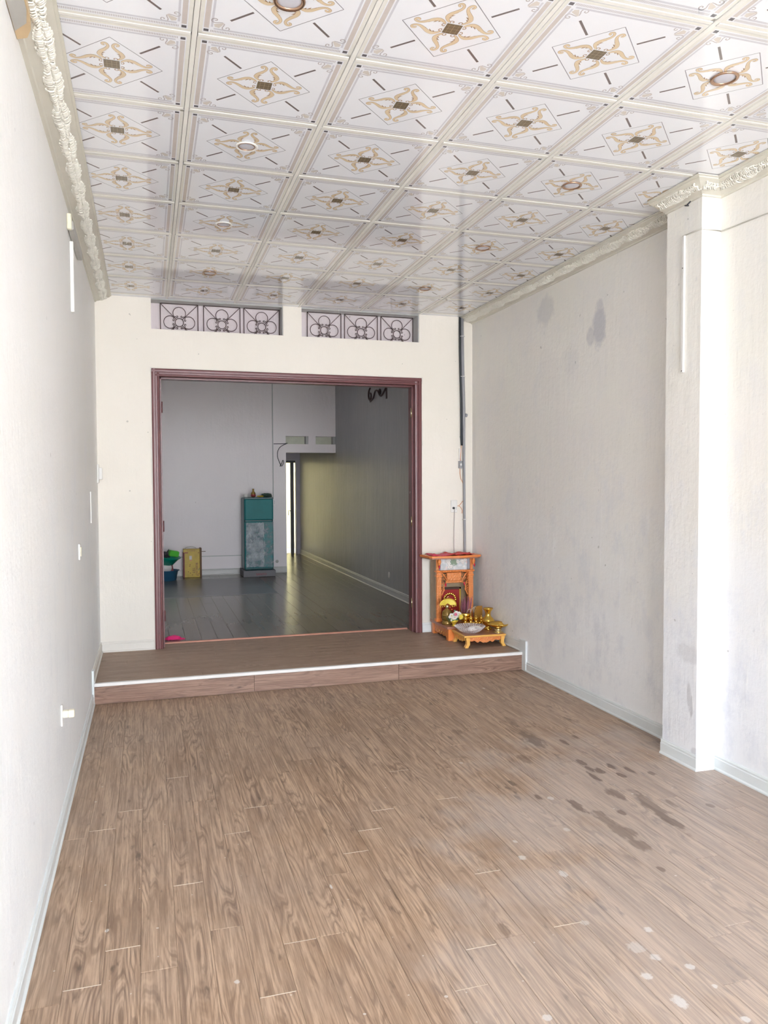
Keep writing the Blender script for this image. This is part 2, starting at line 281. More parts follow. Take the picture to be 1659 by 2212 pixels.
# ------------------------------------------------------------------ mesh builder
class MB:
    def __init__(s): s.v = []; s.f = []; s.mi = []; s.sm = []; s.mats = []
    def m(s, mat):
        if mat not in s.mats: s.mats.append(mat)
        return s.mats.index(mat)
    def face(s, idx, mat, smooth=False): s.f.append(tuple(idx)); s.mi.append(s.m(mat)); s.sm.append(smooth)
    def add(s, pts): b = len(s.v); s.v.extend([tuple(p) for p in pts]); return b
    def box(s, x0, y0, z0, x1, y1, z1, mat, bev=0):
        if bev <= 0:
            b = s.add([(x0,y0,z0),(x1,y0,z0),(x1,y1,z0),(x0,y1,z0),(x0,y0,z1),(x1,y0,z1),(x1,y1,z1),(x0,y1,z1)])
            for q in ((0,3,2,1),(4,5,6,7),(0,1,5,4),(1,2,6,5),(2,3,7,6),(3,0,4,7)): s.face([b+i for i in q], mat)
        else:   # chamfered box: 24 vertices
            e = min(bev, (x1-x0)*.45, (y1-y0)*.45, (z1-z0)*.45); X = (x0, x1); Y = (y0, y1); Z = (z0, z1); I = {}
            for i in (0, 1):
                for j in (0, 1):
                    for k in (0, 1):
                        dx, dy, dz = (e, -e)[i], (e, -e)[j], (e, -e)[k]
                        b = s.add([(X[i], Y[j]+dy, Z[k]+dz), (X[i]+dx, Y[j], Z[k]+dz), (X[i]+dx, Y[j]+dy, Z[k])]); I[i, j, k] = (b, b+1, b+2)
            def q(l, flip): s.face(l if not flip else l[::-1], mat)
            for i in (0, 1): q([I[i,0,0][0], I[i,0,1][0], I[i,1,1][0], I[i,1,0][0]], i)
            for j in (0, 1): q([I[0,j,0][1], I[1,j,0][1], I[1,j,1][1], I[0,j,1][1]], j)
            for k in (0, 1): q([I[0,0,k][2], I[0,1,k][2], I[1,1,k][2], I[1,0,k][2]], k)
            for i in (0, 1):
                for j in (0, 1): q([I[i,j,0][0], I[i,j,0][1], I[i,j,1][1], I[i,j,1][0]], (i+j) % 2 == 1)
                for k in (0, 1): q([I[i,0,k][0], I[i,1,k][0], I[i,1,k][2], I[i,0,k][2]], (i+k) % 2 == 1)
            for j in (0, 1):
                for k in (0, 1): q([I[0,j,k][1], I[0,j,k][2], I[1,j,k][2], I[1,j,k][1]], (j+k) % 2 == 1)
            for i in (0, 1):
                for j in (0, 1):
                    for k in (0, 1): q(list(I[i,j,k]), (i+j+k) % 2 == 0)
        return s
    def tube(s, pts, r, mat, n=8, closed=False, flat=None):
        pts = [Vector(p) for p in pts]; L = len(pts); rr = r if isinstance(r, (list, tuple)) else [r]*L; rings = []
        up = Vector((0, 0, 1)); prev = None
        for i in range(L):
            if closed: t = pts[(i+1) % L] - pts[i-1]
            else: t = pts[min(i+1, L-1)] - pts[max(i-1, 0)]
            t.normalize()
            if prev is None:
                a = t.cross(up) if abs(t.z) < .9 else t.cross(Vector((1, 0, 0)))
            else: a = prev - t * prev.dot(t)
            a.normalize(); prev = a; b = t.cross(a); fl = flat or 1
            rings.append(s.add([pts[i] + (a*math.cos(2*PI*k/n) + b*math.sin(2*PI*k/n)*fl)*rr[i] for k in range(n)]))
        for i in range(L if closed else L-1):
            p, q = rings[i], rings[(i+1) % L]
            for k in range(n): s.face([p+k, p+(k+1) % n, q+(k+1) % n, q+k], mat, True)
        if not closed:
            s.face([rings[0]+k for k in range(n)][::-1], mat); s.face([rings[-1]+k for k in range(n)], mat)
        return s
    def lathe(s, prof, mat, c=(0, 0, 0), n=24, axis='z', wave=0, nw=8, smooth=True, cap=True):
        """prof: (r, h[, material]) rows"""
        rings = []
        for pr in prof:
            r, h = pr[0], pr[1]; ring = []
            for k in range(n):
                a = 2*PI*k/n; q = r * (1 + (wave*math.cos(nw*a) if len(pr) > 2 and pr[2] == 'w' else 0)); x, y = q*math.cos(a), q*math.sin(a)
                hh = h + (wave*.16*math.cos(nw*a)*r if len(pr) > 2 and pr[2] == 'w' else 0)
                ring.append({'z': (c[0]+x, c[1]+y, c[2]+hh), 'y': (c[0]+x, c[1]+hh, c[2]+y), 'x': (c[0]+hh, c[1]+x, c[2]+y)}[axis])
            rings.append(s.add(ring))
        for p, q in zip(rings, rings[1:]):
            for k in range(n): s.face([p+k, p+(k+1) % n, q+(k+1) % n, q+k], mat, smooth)
        if cap and prof[0][0] > 1e-6: s.face([rings[0]+k for k in range(n)][::-1], mat)
        if cap and prof[-1][0] > 1e-6: s.face([rings[-1]+k for k in range(n)], mat)
        return s
    def prism(s, poly, d0, d1, mat, axis='y'):
        """poly in the plane, extruded along axis from d0 to d1"""
        f = {'y': lambda a, b, d: (a, d, b), 'x': lambda a, b, d: (d, a, b), 'z': lambda a, b, d: (a, b, d)}[axis]
        n = len(poly); b = s.add([f(p[0], p[1], d0) for p in poly] + [f(p[0], p[1], d1) for p in poly])
        s.face([b+i for i in range(n)], mat); s.face([b+n+i for i in range(n)][::-1], mat)
        for i in range(n): s.face([b+i, b+n+i, b+n+(i+1) % n, b+(i+1) % n], mat)
        return s
    def blob(s, c, r, mat, n=10, m=7, jit=0, seed=0, flatb=False):
        rnd = random.Random(seed); b0 = []
        for i in range(m+1):
            th = PI*i/m; row = []
            for k in range(n):
                ph = 2*PI*k/n; j = 1 + jit*(rnd.random()-.5)*(1 if 0 < i < m else 0)
                z = math.cos(th)*r[2]*j
                if flatb: z = max(z, -r[2]*.0)
                row.append((c[0]+math.sin(th)*math.cos(ph)*r[0]*j, c[1]+math.sin(th)*math.sin(ph)*r[1]*j, c[2]+z))
            b0.append(s.add(row))
        for p, q in zip(b0, b0[1:]):
            for k in range(n): s.face([p+k, q+k, q+(k+1) % n, p+(k+1) % n], mat, jit < .3)
        return s
    def ribbon(s, pts, w, mat, z=0, down=True):
        """flat printed ribbon in the xy plane"""
        L = len(pts); a = []; 
        for i in range(L):
            t = Vector(pts[min(i+1, L-1)]) - Vector(pts[max(i-1, 0)]); t.normalize(); nrm = Vector((-t.y, t.x)); ww = w[i] if isinstance(w, (list, tuple)) else w
            p = Vector(pts[i]); a.append((p + nrm*ww/2, p - nrm*ww/2))
        b = s.add([(q.x, q.y, z) for pr in a for q in pr])
        for i in range(L-1):
            f = [b+2*i, b+2*i+1, b+2*i+3, b+2*i+2]; s.face(f[::-1] if down else f, mat)
        return s
    def flat(s, poly, mat, z=0):
        b = s.add([(x, y, z) for x, y in poly]); s.face([b+i for i in range(len(poly))], mat); return s
    def mesh(s, name):
        me = bpy.data.meshes.new(name); me.from_pydata(s.v, [], s.f)
        for mt in s.mats: me.materials.append(M[mt])
        me.polygons.foreach_set('material_index', s.mi); me.polygons.foreach_set('use_smooth', s.sm); me.update(); return me
    def build(s, name, parent=None, loc=None, **k):
        o = bpy.data.objects.new(name, s.mesh(name)); C.objects.link(o)
        if loc: o.location = loc
        if parent: o.parent = parent
        for a, v in k.items(): o[a] = v
        return o
def smooth_pts(pts, n=4, closed=False):
    P = [Vector(p) for p in pts]; out = []; L = len(P)
    for i in range(L if closed else L-1):
        g = (lambda j: P[j % L]) if closed else (lambda j: P[max(0, min(L-1, j))])
        a, b, c, d = g(i-1), g(i), g(i+1), g(i+2)
        for k in range(n):
            t = k/n; out.append(.5*((2*b) + (c-a)*t + (2*a-5*b+4*c-d)*t*t + (3*b-a-3*c+d)*t**3))
    if not closed: out.append(P[-1])
    return out
def tag(o, label, cat, group=None, kind=None):
    o['label'] = label; o['category'] = cat
    if group: o['group'] = group
    if kind: o['kind'] = kind
    return o
def empty(name, loc, label, cat, group=None, rz=0):
    o = bpy.data.objects.new(name, None); C.objects.link(o); o.location = loc; o.rotation_euler.z = rz; o.empty_display_size = .05
    return tag(o, label, cat, group)
def struct(o, label, cat): return tag(o, label, cat, kind='structure')
def inst(src, name, loc, parent, rz=0):
    o = src.copy(); C.objects.link(o); o.name = name; o.location = loc; o.parent = parent; o.rotation_euler.z = rz; return o

# ================================================================== SETTING
# floor of the front room: slab with joint filler colour, planks on it
fl = MB().box(XL-.1, Y0, -.12, XR+.1, YS+.02, -.0022, 'joint').build('floor')
struct(fl, 'brown wood laminate plank floor of the front room with mud marks and paint spots', 'floor')
PW, PL = .1225, 1.22
starts = {1: 2.68, 2: 2.87, 4: 3.26, 6: 2.455, 7: 2.723, 10: 3.32, 11: 3.52, 12: 3.717, 14: 2.98, 15: 3.75}
np_ = 0
for i in range(30):
    x0 = -.415 + PW*i; x1 = min(x0 + PW, XR-.001); s0 = starts.get(i, 1.0 + random.random()*PL)
    s0 = s0 - math.ceil((s0 + .4)/PL)*PL
    y = s0
    while y < YS:
        a, b = max(y, -.4), min(y + PL, YS); y += PL
        if b - a < .02 or b < .3: continue
        g = .0005; lf = random.uniform(0, .0008)
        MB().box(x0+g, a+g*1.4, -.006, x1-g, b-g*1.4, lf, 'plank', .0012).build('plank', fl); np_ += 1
    if i in starts:
        for k in range(5):
            yj = s0 + PL*k
            if 1.6 < yj < 5: MB().box(x0+.002, yj-.0011, -.003, x0+PW-.002, yj+.0011, .0011, 'joint_light').build('joint_strip', fl)
# raised floor: step platform + doorway + rear room
pf = MB().box(XL-.1, YS+.012, -.1, XR+.1, YW+.01, ZS-.006, 'joint').build('floor')
struct(pf, 'raised step floor of brown laminate boards running crosswise before the doorway', 'floor')
for j in range(11):
    ya = YS + .0225 + j*.1225; yb_ = min(ya + .1225, YW+.005); off = random.random()*1.2 - 1.2 + XL
    x = off
    while x < XR:
        a, b = max(x, XL), min(x + 1.22, XR); x += 1.22
        if ya > YB - .06: a, b = max(a, .12), min(b, 2.53)
        if b - a > .03 and yb_ - ya > .01: MB().box(a+.0007, ya+.0006, ZS-.008, b-.0007, yb_-.0006, ZS, 'plank_step', .001).build('plank', pf)
for a, b in ((XL, .788), (.788, 1.997), (1.997, XR)):
    MB().box(a+.001, YS, .002, b-.001, YS+.013, ZS-.022, 'riser', .001).build('riser_board', pf)
rf = MB().box(XL-.1, YW+.01, -.1, BXR+.1, BY, ZS-.004, 'joint').box(2.1, BY-.0, -.1, BXR+.1, YE+.2, ZS-.004, 'joint').build('floor')
struct(rf, 'dark glossy plank floor of the dim rear room', 'floor')
for i in range(24):
    x0 = XL + .15*i; x1 = min(x0+.15, BXR); y = YW + .01 - random.random()*.9
    while y < BY:
        a, b = max(y, YW+.012), min(y+1.6, BY-.002); y += 1.6
        if b-a > .05 and x1-x0 > .02: MB().box(x0+.0008, a+.001, ZS-.008, x1-.0008, b-.001, ZS-random.uniform(0, .0012), 'rear_floor', .0012).build('plank', rf)
for i in range(6):
    x0 = 2.18 + .15*i; MB().box(x0+.0008, BY, ZS-.008, min(x0+.15, BXR)-.0008, YE+.1, ZS-.0005, 'rear_floor', .0012).build('plank', rf)
MB().box(.125, 7.50, ZS-.004, 2.53, 7.53, ZS+.012, 'threshold', .002).build('threshold_strip', rf, label='salmon pink threshold strip')
mt = MB().box(-.3, 10.5, ZS, 1.68, 12.42, ZS+.0025, 'rear_mat').build('vinyl_sheet')
tag(mt, 'dark thin vinyl sheet lying on the rear room floor in front of the fridge', 'mat')

# nosing and skirtings
struct(MB().box(XL+.002, YS-.012, ZS-.022, XR-.004, YS+.024, ZS+.003, 'nosing', .003).build('trim_1'), 'white nosing strip along the front edge of the step', 'trim')
def skirt(name, pts, z0, label, mat='skirt', h=.088, side=1):
    """pts: wall-foot path; skirting stands on its room side (left of the path direction)"""
    mb = MB(); prof = [(0, 0), (.020, 0), (.020, .008), (.013, .016), (.013, h-.022), (.009, h-.018), (.0105, h-.008), (.006, h), (0, h)]
    P = [Vector(p) for p in pts]; rows = []
    for i, p in enumerate(P):
        d1 = (P[i]-P[i-1]).normalized() if i else None; d2 = (P[i+1]-P[i]).normalized() if i < len(P)-1 else None
        n1 = Vector((-d1.y, d1.x)) if d1 else None; n2 = Vector((-d2.y, d2.x)) if d2 else None
        if n1 and n2: nn = (n1+n2); nn = nn/ max(.3, nn.dot(n1))
        else: nn = n1 or n2
        rows.append(mb.add([(p.x+nn.x*a*side, p.y+nn.y*a*side, z0+b) for a, b in prof]))
    k = len(prof)
    for a, b in zip(rows, rows[1:]):
        for j in range(k): mb.face([a+j, a+(j+1) % k, b+(j+1) % k, b+j], mat)
    mb.face([rows[0]+j for j in range(k)], mat); mb.face([rows[-1]+j for j in range(k)][::-1], mat)
    return struct(mb.build(name), label, 'baseboard')
skirt('baseboard_left', [(XL, Y0), (XL, YS-.004)], 0, 'pale skirting at the foot of the left wall', 'skirt', side=-1)
skirt('baseboard_left', [(XL, YS+.03), (XL, YB), (.035, YB)], ZS+.001, 'pale cream skirting on the step left of the doorway', 'skirt_cream', side=-1, h=.092)
MB().box(XL, YS-.03, .0, XL+.016, YS+.04, ZS+.105, 'skirt', .003).build('end_block', bpy.data.objects['baseboard_left'])
skirt('baseboard_right', [(XR, YS-.04), (XR, 4.0)], 0, 'pale grey skirting of the recessed right wall', 'skirt', side=-1)
skirt('baseboard_right', [(XP, 4.0), (XP, 3.69), (XF, 3.69), (XF, Y0)], 0, 'pale blue skirting wrapping the pillar and running to the front', 'skirt', side=-1)
skirt('baseboard_right', [(2.612, YB), (XR, YB), (XR, YS+.03)], ZS+.001, 'pale skirting on the step behind the shrine', 'skirt', side=-1, h=.092)
for o in list(C.objects):
    if o.get('label') == 'pale grey skirting of the recessed right wall': MB().box(XR-.02, YS-.07, 0, XR, YS+.045, ZS+.11, 'skirt', .003).build('end_block', o)

# walls of the front room
struct(MB().box(XL-.15, Y0, -.1, XL, YW, ZC+.25, 'wall_left').build('wall_left'), 'off-white scuffed left wall of the front room', 'wall')
struct(MB().box(XR, 4.0-.3, -.1, XR+.15, YW, ZC+.25, 'wall_right').build('wall_right'), 'grey beige recessed right wall with damp patches', 'wall')
struct(MB().box(XF, Y0, -.1, XR+.15, 3.75, ZC+.25, 'pillar').build('wall_right'), 'right wall nearest the viewer, in front of the pillar', 'wall')
struct(MB().box(XP, 3.69, -.1, XR+.05, 4.0, ZC+.02, 'pillar', .004).build('pillar'), 'square plastered pillar standing out of the right wall', 'pillar')
DX0, DX1, DZ = .047, 2.61, 2.69
T = [(.052, 1.238), (1.414, 2.588)]; TZ = 3.042
wb_ = MB()
wb_.box(XL, YB, -.1, DX0, YW, TZ, 'wall_back').box(DX1, YB, -.1, XR+.1, YW, TZ, 'wall_back').box(DX0, YB, DZ, DX1, YW, TZ, 'wall_back')
for a, b in ((XL, T[0][0]), (T[0][1], T[1][0]), (T[1][1], XR+.1)): wb_.box(a, YB, TZ, b, YW, ZC+.4, 'wall_back')
wb_.box(XL, YB+.001, ZC+.02, XR+.1, YW, ZB+.2, 'wall_back')
struct(wb_.build('wall_back'), 'cream back wall around the maroon doorway', 'wall')
# transom windows with scroll ironwork
def arc(cx, cz, r, a0, a1, n): return [(cx+r*math.cos(math.radians(a0+(a1-a0)*i/n)), cz+r*math.sin(math.radians(a0+(a1-a0)*i/n))) for i in range(n+1)]
def clipz(P, z0):
    out = []; cur = []
    for p in P:
        if p[2] >= z0: cur.append(p)
        else:
            if len(cur) > 1: out.append(cur)
            cur = []
    if len(cur) > 1: out.append(cur)
    return out
GY = YB + .13; GZ0 = TZ + .004
def scroll_unit(cx, cz, parent):
    h = .167
    gm = MB()
    for sx_ in (-1, 1): gm.tube([(cx+sx_*h, GY, GZ0), (cx+sx_*h, GY, cz+h)], .0042, 'iron', 6)
    parent = gm.tube([(cx-h, GY, cz+h), (cx+h, GY, cz+h)], .0035, 'iron', 6).build('grille', parent)
    for sx_ in (-1, 1):
        for sz in (-1, 1):
            for seg in clipz([(cx+sx_*t, GY+.002, cz+sz*t) for t in (.028, .05, .075, .09, .1, .11, .12, .13, .14, .15, h)], GZ0):
                MB().tube(seg, .0032, 'iron', 6).build('diagonal_bar', parent)
    MB().tube([(x, GY, z) for x, z in arc(cx, cz, .037, 0, 360, 22)[:-1]], .0036, 'iron', 6, closed=True).build('ring', parent)
    for q in range(4):
        a = q*PI/2; P2 = []
        # C-shaped petal: big arc with little curled-in ends
        body = arc(.082, 0, .056, -128, 128, 18)
        endu = [(.052, .036), (.044, .022), (.05, .013), (.058, .017), (.057, .025)]
        P2 = [(x, -y) for x, y in endu][::-1] + body + endu
        P2 = smooth_pts([(x, y, 0) for x, y in P2], 2)
        P3 = [(cx + p[0]*math.cos(a) - p[1]*math.sin(a), GY-.003, cz + p[0]*math.sin(a) + p[1]*math.cos(a)) for p in P2]
        for seg in clipz(P3, GZ0): MB().tube(seg, .0034, 'iron', 6).build('scroll', parent)
for w, (a, b) in enumerate(T):
    wd = MB().box(a, YB+.165, TZ, b, YB+.19, ZC+.2, 'board').build('window_%d' % (w+1))
    struct(wd, ('left' if w == 0 else 'right') + ' transom with three scrolled iron grilles before a pinkish board', 'window')
    MB().box(a, YB+.02, TZ-.003, b, YB+.165, TZ+.004, 'board').build('sill', wd)
    MB().box(b-.006, YB+.012, TZ+.004, b+.001, YB+.165, ZC, 'reveal').build('reveal', wd)
    MB().box(a, YB+.012, ZC-.008, b, YB+.165, ZC+.004, 'reveal').build('head_reveal', wd)
    cs = (.115+.167+.02, .115+.167+.405, .115+.167+.775) if w == 0 else (1.414+.08+.167, 1.414+.45+.167, 1.414+.82+.167)
    for c_ in cs: scroll_unit(c_, 3.136, wd)

# door frame
df = MB().box(DX0-.012, YB+.004, ZS, DX0+.001, YB+.06, DZ, 'plaster_edge').build('door_1')
struct(df, 'wide open doorway with moulded maroon wooden frame', 'door')
def jamb(x, s):
    mb = MB(); prof = [(0, -.012), (.012, -.016), (.03, -.016), (.034, -.008), (.048, -.008), (.052, -.014), (.066, -.010), (.072, .02), (.072, .05), (.084, .05), (.084, .15), (0, .15)]
    poly = [(x + s*a, YB+b) for a, b in prof]; mb.prism(poly, ZS, DZ-.0, 'door', 'z'); return mb.build('jamb', df)
jamb(DX0, 1); jamb(DX1, -1)
prof = [(0, -.0125), (.012, -.0165), (.03, -.0165), (.034, -.0085), (.048, -.0085), (.052, -.0145), (.066, -.0105), (.072, .02), (.072, .05), (.084, .05), (.084, .15), (0, .15)]
MB().prism([(YB+b, DZ-a) for a, b in prof], DX0, DX1, 'door', 'x').build('head_rail', df)
for z in (.45, 1.27, 2.35):
    for x, s in ((DX0+.084, 1), (DX1-.084, -1)):
        MB().tube([(x+s*.004, YB+.048, z-.05), (x+s*.004, YB+.048, z+.05)], .006, 'gold_pale' if s < 0 else 'door', 8).build('hinge', df)
rng = random.Random(3); mb = MB()      # ragged plaster line round the frame
for xx, s in ((DX0, -1), (DX1, 1)):
    z = ZS
    while z < DZ:
        h = rng.uniform(.04, .16); w_ = rng.uniform(.004, .014); mb.box(min(xx, xx+s*w_), YB-.004, z, max(xx, xx+s*w_), YB+.002, min(z+h, DZ+.01), 'plaster_edge'); z += h
x = DX0
while x < DX1:
    h = rng.uniform(.05, .2); mb.box(x, YB-.004, DZ, min(x+h, DX1), YB+.002, DZ+rng.uniform(.003, .012), 'plaster_edge'); x += h
mb.build('plaster_edge', df)

# ceiling: slab, tiles, grid bars
cl = MB().box(XL-.1, Y0, ZC+.035, XR+.1, YB, ZC+.12, 'ceil_plain').build('ceiling')
struct(cl, 'suspended ceiling of glossy printed square panels with cream grid bars', 'ceiling')
def tile_mesh():
    t = MB(); h = .2885
    t.box(-h, -h, 0, h, h, .012, 'tile'); z1, z2, z3 = -.0004, -.0007, -.0010
    def rect(x0, y0, x1, y1, mat, z=z1): t.flat([(x0, y0), (x0, y1), (x1, y1), (x1, y0)], mat, z)
    for s in (-1, 1):
        a, b = sorted((s*.274, s*h)); rect(a, -h, b, h, 't_cream'); rect(-h, a, h, b, 't_cream')
        a, b = sorted((s*.252, s*.270)); rect(a, -.245, b, .245, 't_taupe')
        a, b = sorted((s*.238, s*.246)); rect(a, -.235, b, .235, 't_grey')
        for q in (-1, 1):
            c, d = sorted((q*.252, q*.268)); rect(a if s < 0 else a, c, b, d, 't_grey') if False else None
            e0, e1 = sorted((s*.252, s*.270)); rect(e0, c, e1, d, 't_dark', z2)
        # tick band
        a, b = sorted((s*.255, s*.268))
        for k in range(84):
            x0 = -.245 + k*.49/84; rect(x0, a, x0+.0028, b, 't_bl')
        a, b = sorted((s*.240, s*.250)); rect(-.235, a, .235, b, 't_grey')
    d = .192; e = .0028
    V = [(d, 0), (0, d), (-d, 0), (0, -d), (d, 0)]
    for p, q in zip(V, V[1:]): t.ribbon([p, q], e, 't_line', z1)
    for sx_ in (-1, 1):
        for sy in (-1, 1):
            t.ribbon([(sx_*.107, sy*.107), (sx_*.180, sy*.180)], .0095, 't_bar', z1)
    t.flat([(-.03, -.03), (-.03, .03), (.03, .03), (.03, -.03)], 't_sq', z3)
    for k in (-.018, 0, .018):
        t.ribbon([(-.027, k), (.027, k)], .0014 if k else .002, 't_sq2', z3-.0002); t.ribbon([(k, -.027), (k, .027)], .0014 if k else .002, 't_sq2', z3-.0002)
    S1 = [(.036, .024), (.048, .036), (.066, .043), (.084, .037), (.100, .025), (.115, .014), (.130, .009), (.143, .013), (.149, .021), (.144, .029), (.135, .027), (.134, .020)]
    w1 = [.004, .010, .016, .016, .013, .011, .009, .009, .009, .008, .007, .006]
    S2 = [(.034, .020), (.040, .024), (.046, .019), (.044, .011), (.037, .010), (.037, .015)]
    for q in range(4):
        ca, sa = math.cos(q*PI/2), math.sin(q*PI/2)
        R = lambda P: [(x*ca - y*sa, x*sa + y*ca) for x, y in P]
        for m in (1, -1):
            P = [(p.x, p.y) for p in smooth_pts([(x, y*m, 0) for x, y in S1], 3)]
            ww = []
            for i in range(len(w1)-1): ww += [w1[i] + (w1[i+1]-w1[i])*k/3 for k in range(3)]
            ww.append(w1[-1]); P = R(P)
            t.ribbon(P, [x+.0022 for x in ww], 't_brown', z1); t.ribbon(P, ww, 't_tan', z2)
            P = R([(p.x, p.y) for p in smooth_pts([(x, y*m, 0) for x, y in S2], 3)]); t.ribbon(P, .0034, 't_brown', z1)
            for bx, by, tx, ty in ((.070, .036, .082, .020), (.086, .031, .099, .015), (.058, .037, .066, .026)):
                tri = R([(bx-.006, by*m), (bx+.007, (by-.002)*m), (tx, ty*m)])
                if m > 0: tri = tri[::-1]
                t.flat(tri, 't_brown', z1-.0001)
    for q in range(4):
        ca, sa = math.cos(q*PI/2), math.sin(q*PI/2)
        f = lambda u, v: ((.214+u)*.7071*1.4142, 0)
        for m in (1, -1):
            # local u along the diagonal (outwards), v across
            curl = [(-.022, .004), (-.012, .012), (.000, .018), (.006, .030), (-.002, .040), (-.014, .040), (-.019, .031), (-.012, .026), (-.007, .031)]
            def W(P):
                out = []
                for u, v in P:
                    X = .218 + (u - v*m)*.7071; Y = .218 + (u + v*m)*.7071; out.append((X*ca - Y*sa, X*sa + Y*ca))
                return out
            t.ribbon([tuple(p) for p in W([(p.x, p.y) for p in smooth_pts([(u, v, 0) for u, v in curl], 2)])], .0042, 't_bl', z1)
            leaf = W([(-.026, 0), (-.006, .009), (.012, .014), (.016, .006), (.02, 0)])
            if m < 0: leaf = leaf[::-1]
            t.flat(leaf[::-1], 't_beige', z1)
    return t.mesh('ceiling_tile')
tm = tile_mesh(); tile0 = bpy.data.objects.new('ceiling_panel', tm)
XA, YA = -.110, 2.701
for c_ in range(6):
    for r_ in range(-10, 8):
        x, y = XA + .6*c_, YA + .6*r_
        if y + .29 > YB: continue
        o = tile0.copy(); C.objects.link(o); o.location = (x, y, ZC + random.uniform(0, .0012)); o.parent = cl
        o.rotation_euler = (random.uniform(-.0015, .0015), random.uniform(-.0015, .0015), 0)
yy0, yy1 = Y0, YB
for c_ in range(1, 6):
    x = XA - .3 + .6*c_
    b = MB().box(x-.0095, yy0, ZC-.002, x+.0095, yy1, ZC+.030, 'tbar', .0015); b.box(x-.0118, yy0, ZC+.004, x+.0118, yy1, ZC+.03, 'tgap'); b.build('grid_bar', cl)
for r_ in range(-10, 9):
    y = YA - .3 + .6*r_
    for c_ in range(6):
        x = XA + .6*c_
        if y < YB - .02: MB().box(x-.287, y-.0095, ZC-.0012, x+.287, y+.0095, ZC+.03, 'tbar', .0015).box(x-.287, y-.0118, ZC+.004, x+.287, y+.0118, ZC+.03, 'tgap').build('cross_bar', cl)
MB().box(XL, 7.2, ZC+.001, XR, YB, ZC+.01, 'tile').build('edge_strip', cl)
# downlights
def downlight(x, y, white, label):
    e = empty('downlight', (x, y, ZC), label, 'ceiling light', 'round recessed downlights in the ceiling')
    rm = 'white_pl' if white else 'copper'
    MB().lathe([(.048, -.0015), (.054, -.002), (.056, -.005), (.054, -.008), (.050, -.009), (.044, -.007), (.041, -.004), (.041, -.0015)], rm, n=32, cap=False).build('ring', e)
    if white: MB().lathe([(.0415, -.0045), (.0405, -.0075), (.038, -.007), (.038, -.004)], 'copper', n=32, cap=False).build('inner_ring', e)
    MB().lathe([(.041, -.0015), (.041, -.0035), (.032, -.005), (.0, -.006)], 'diff', n=32).build('diffuser', e)
rn = {0: 'nearest the viewer', 2: 'in the second row from the front', 4: 'in the third row from the front', 6: 'in the row nearest the back wall'}
for r_ in (0, 2, 4, 6):
    for c_ in (1, 4):
        wh = (c_ == 1 and r_ in (2, 4))
        lab = ('white rimmed' if wh else 'copper rimmed') + ' round downlight %s, %s' % (rn[r_], 'left line of lights' if c_ == 1 else 'right line of lights')
        downlight(XA+.6*c_, YA+.6*r_, wh, lab)

# cornice: sloped cream moulding with leaf relief
def cornice(name, p0, p1, inn, label, L0=0, proj=.14, drop=.062, capa=0, capb=0):
    """p0->p1 along the wall, inn = unit vector into the room; capa/capb extend the ceiling edge (mitre)"""
    p0, p1, inn = Vector(p0), Vector(p1), Vector(inn); d = (p1-p0).normalized(); Ln = (p1-p0).length
    prof = [(-.03, -drop), (.012, -drop), (.016, -drop+.008), (proj*.38, -drop*.72), (proj*.72, -drop*.36), (proj-.012, -.014), (proj-.012, -.008), (proj, -.006), (proj, 0), (-.03, 0)]
    mb = MB(); rows = []
    for t, cp in ((0, -capa), (Ln, capb)):
        rows.append(mb.add([tuple((p0 + d*(t + cp*a/proj) + inn*a).to_3d() + Vector((0, 0, ZC-.002+b))) for a, b in prof]))
    k = len(prof); a, b = rows
    fl_ = d.cross(inn) if False else (d.x*inn.y - d.y*inn.x)
    for j in range(k):
        f = [a+j, a+(j+1) % k, b+(j+1) % k, b+j]; mb.face(f if fl_ > 0 else f[::-1], 'cornice')
    mb.face([a+j for j in range(k)], 'cornice'); mb.face([b+j for j in range(k)][::-1], 'cornice')
    co = struct(mb.build(name), label, 'cornice')
    # relief
    rl = MB(); n_ = (inn.to_3d()*(-drop*.9)*-1 + Vector((0, 0, -proj)))
    sl = Vector((inn.x*proj, inn.y*proj, drop)).normalized()          # up the slope
    nr = Vector((inn.x*drop, inn.y*drop, -proj)).normalized()         # out of the slope
    d3 = d.to_3d(); base = p0.to_3d() + Vector((0, 0, ZC-.002-drop)); mid = Vector((inn.x*proj, inn.y*proj, drop))*.53
    rg = random.Random(5); t = -capa*.5 + .015; U = .30; q_ = proj/.14
    while t < Ln + capb*.5 - .03:
        ph = (t % U)/U; w = (.017 + .016*abs(math.sin(PI*ph)))*q_; lean = .016*math.cos(2*PI*ph); c_ = base + mid + d3*t
        for s in (-1, 1):
            k1 = .85 + .35*rg.random(); rr = (.0032 + .0014*rg.random()); fw = lean + .006*(rg.random()-.5); bul = .010 + .005*rg.random()
            P = [c_ - sl*(s*.004) + nr*.002, c_ + sl*(s*w*.35) + d3*(fw*.2+.005) + nr*bul, c_ + sl*(s*w*.75) + d3*(fw*.7+.006) + nr*bul*.9, c_ + sl*(s*w*k1) + d3*(fw+.001) + nr*.006, c_ + sl*(s*w*k1*.93) + d3*(fw-.008) + nr*.006]
            rl.tube(P, [rr*.6, rr*1.2, rr*1.2, rr, rr*1.25], 'leaf', 5)
        if rg.random() < .6: rl.blob(tuple(c_ + d3*.005 + sl*(.008*(rg.random()-.5)) + nr*.009), (.005+.003*rg.random(),)*3, 'leaf', 6, 4)
        t += .0125
    o = rl.build('leaf_relief', co); o['kind'] = 'stuff'
    return co
cornice('cornice_left', (XL+.012, -.6), (XL, YB), (1, 0), 'cream leaf-carved cornice along the top of the left wall')
cornice('cornice_right', (XR, 4.0), (XR, YB), (-1, 0), 'cream leaf-carved cornice of the recessed right wall')
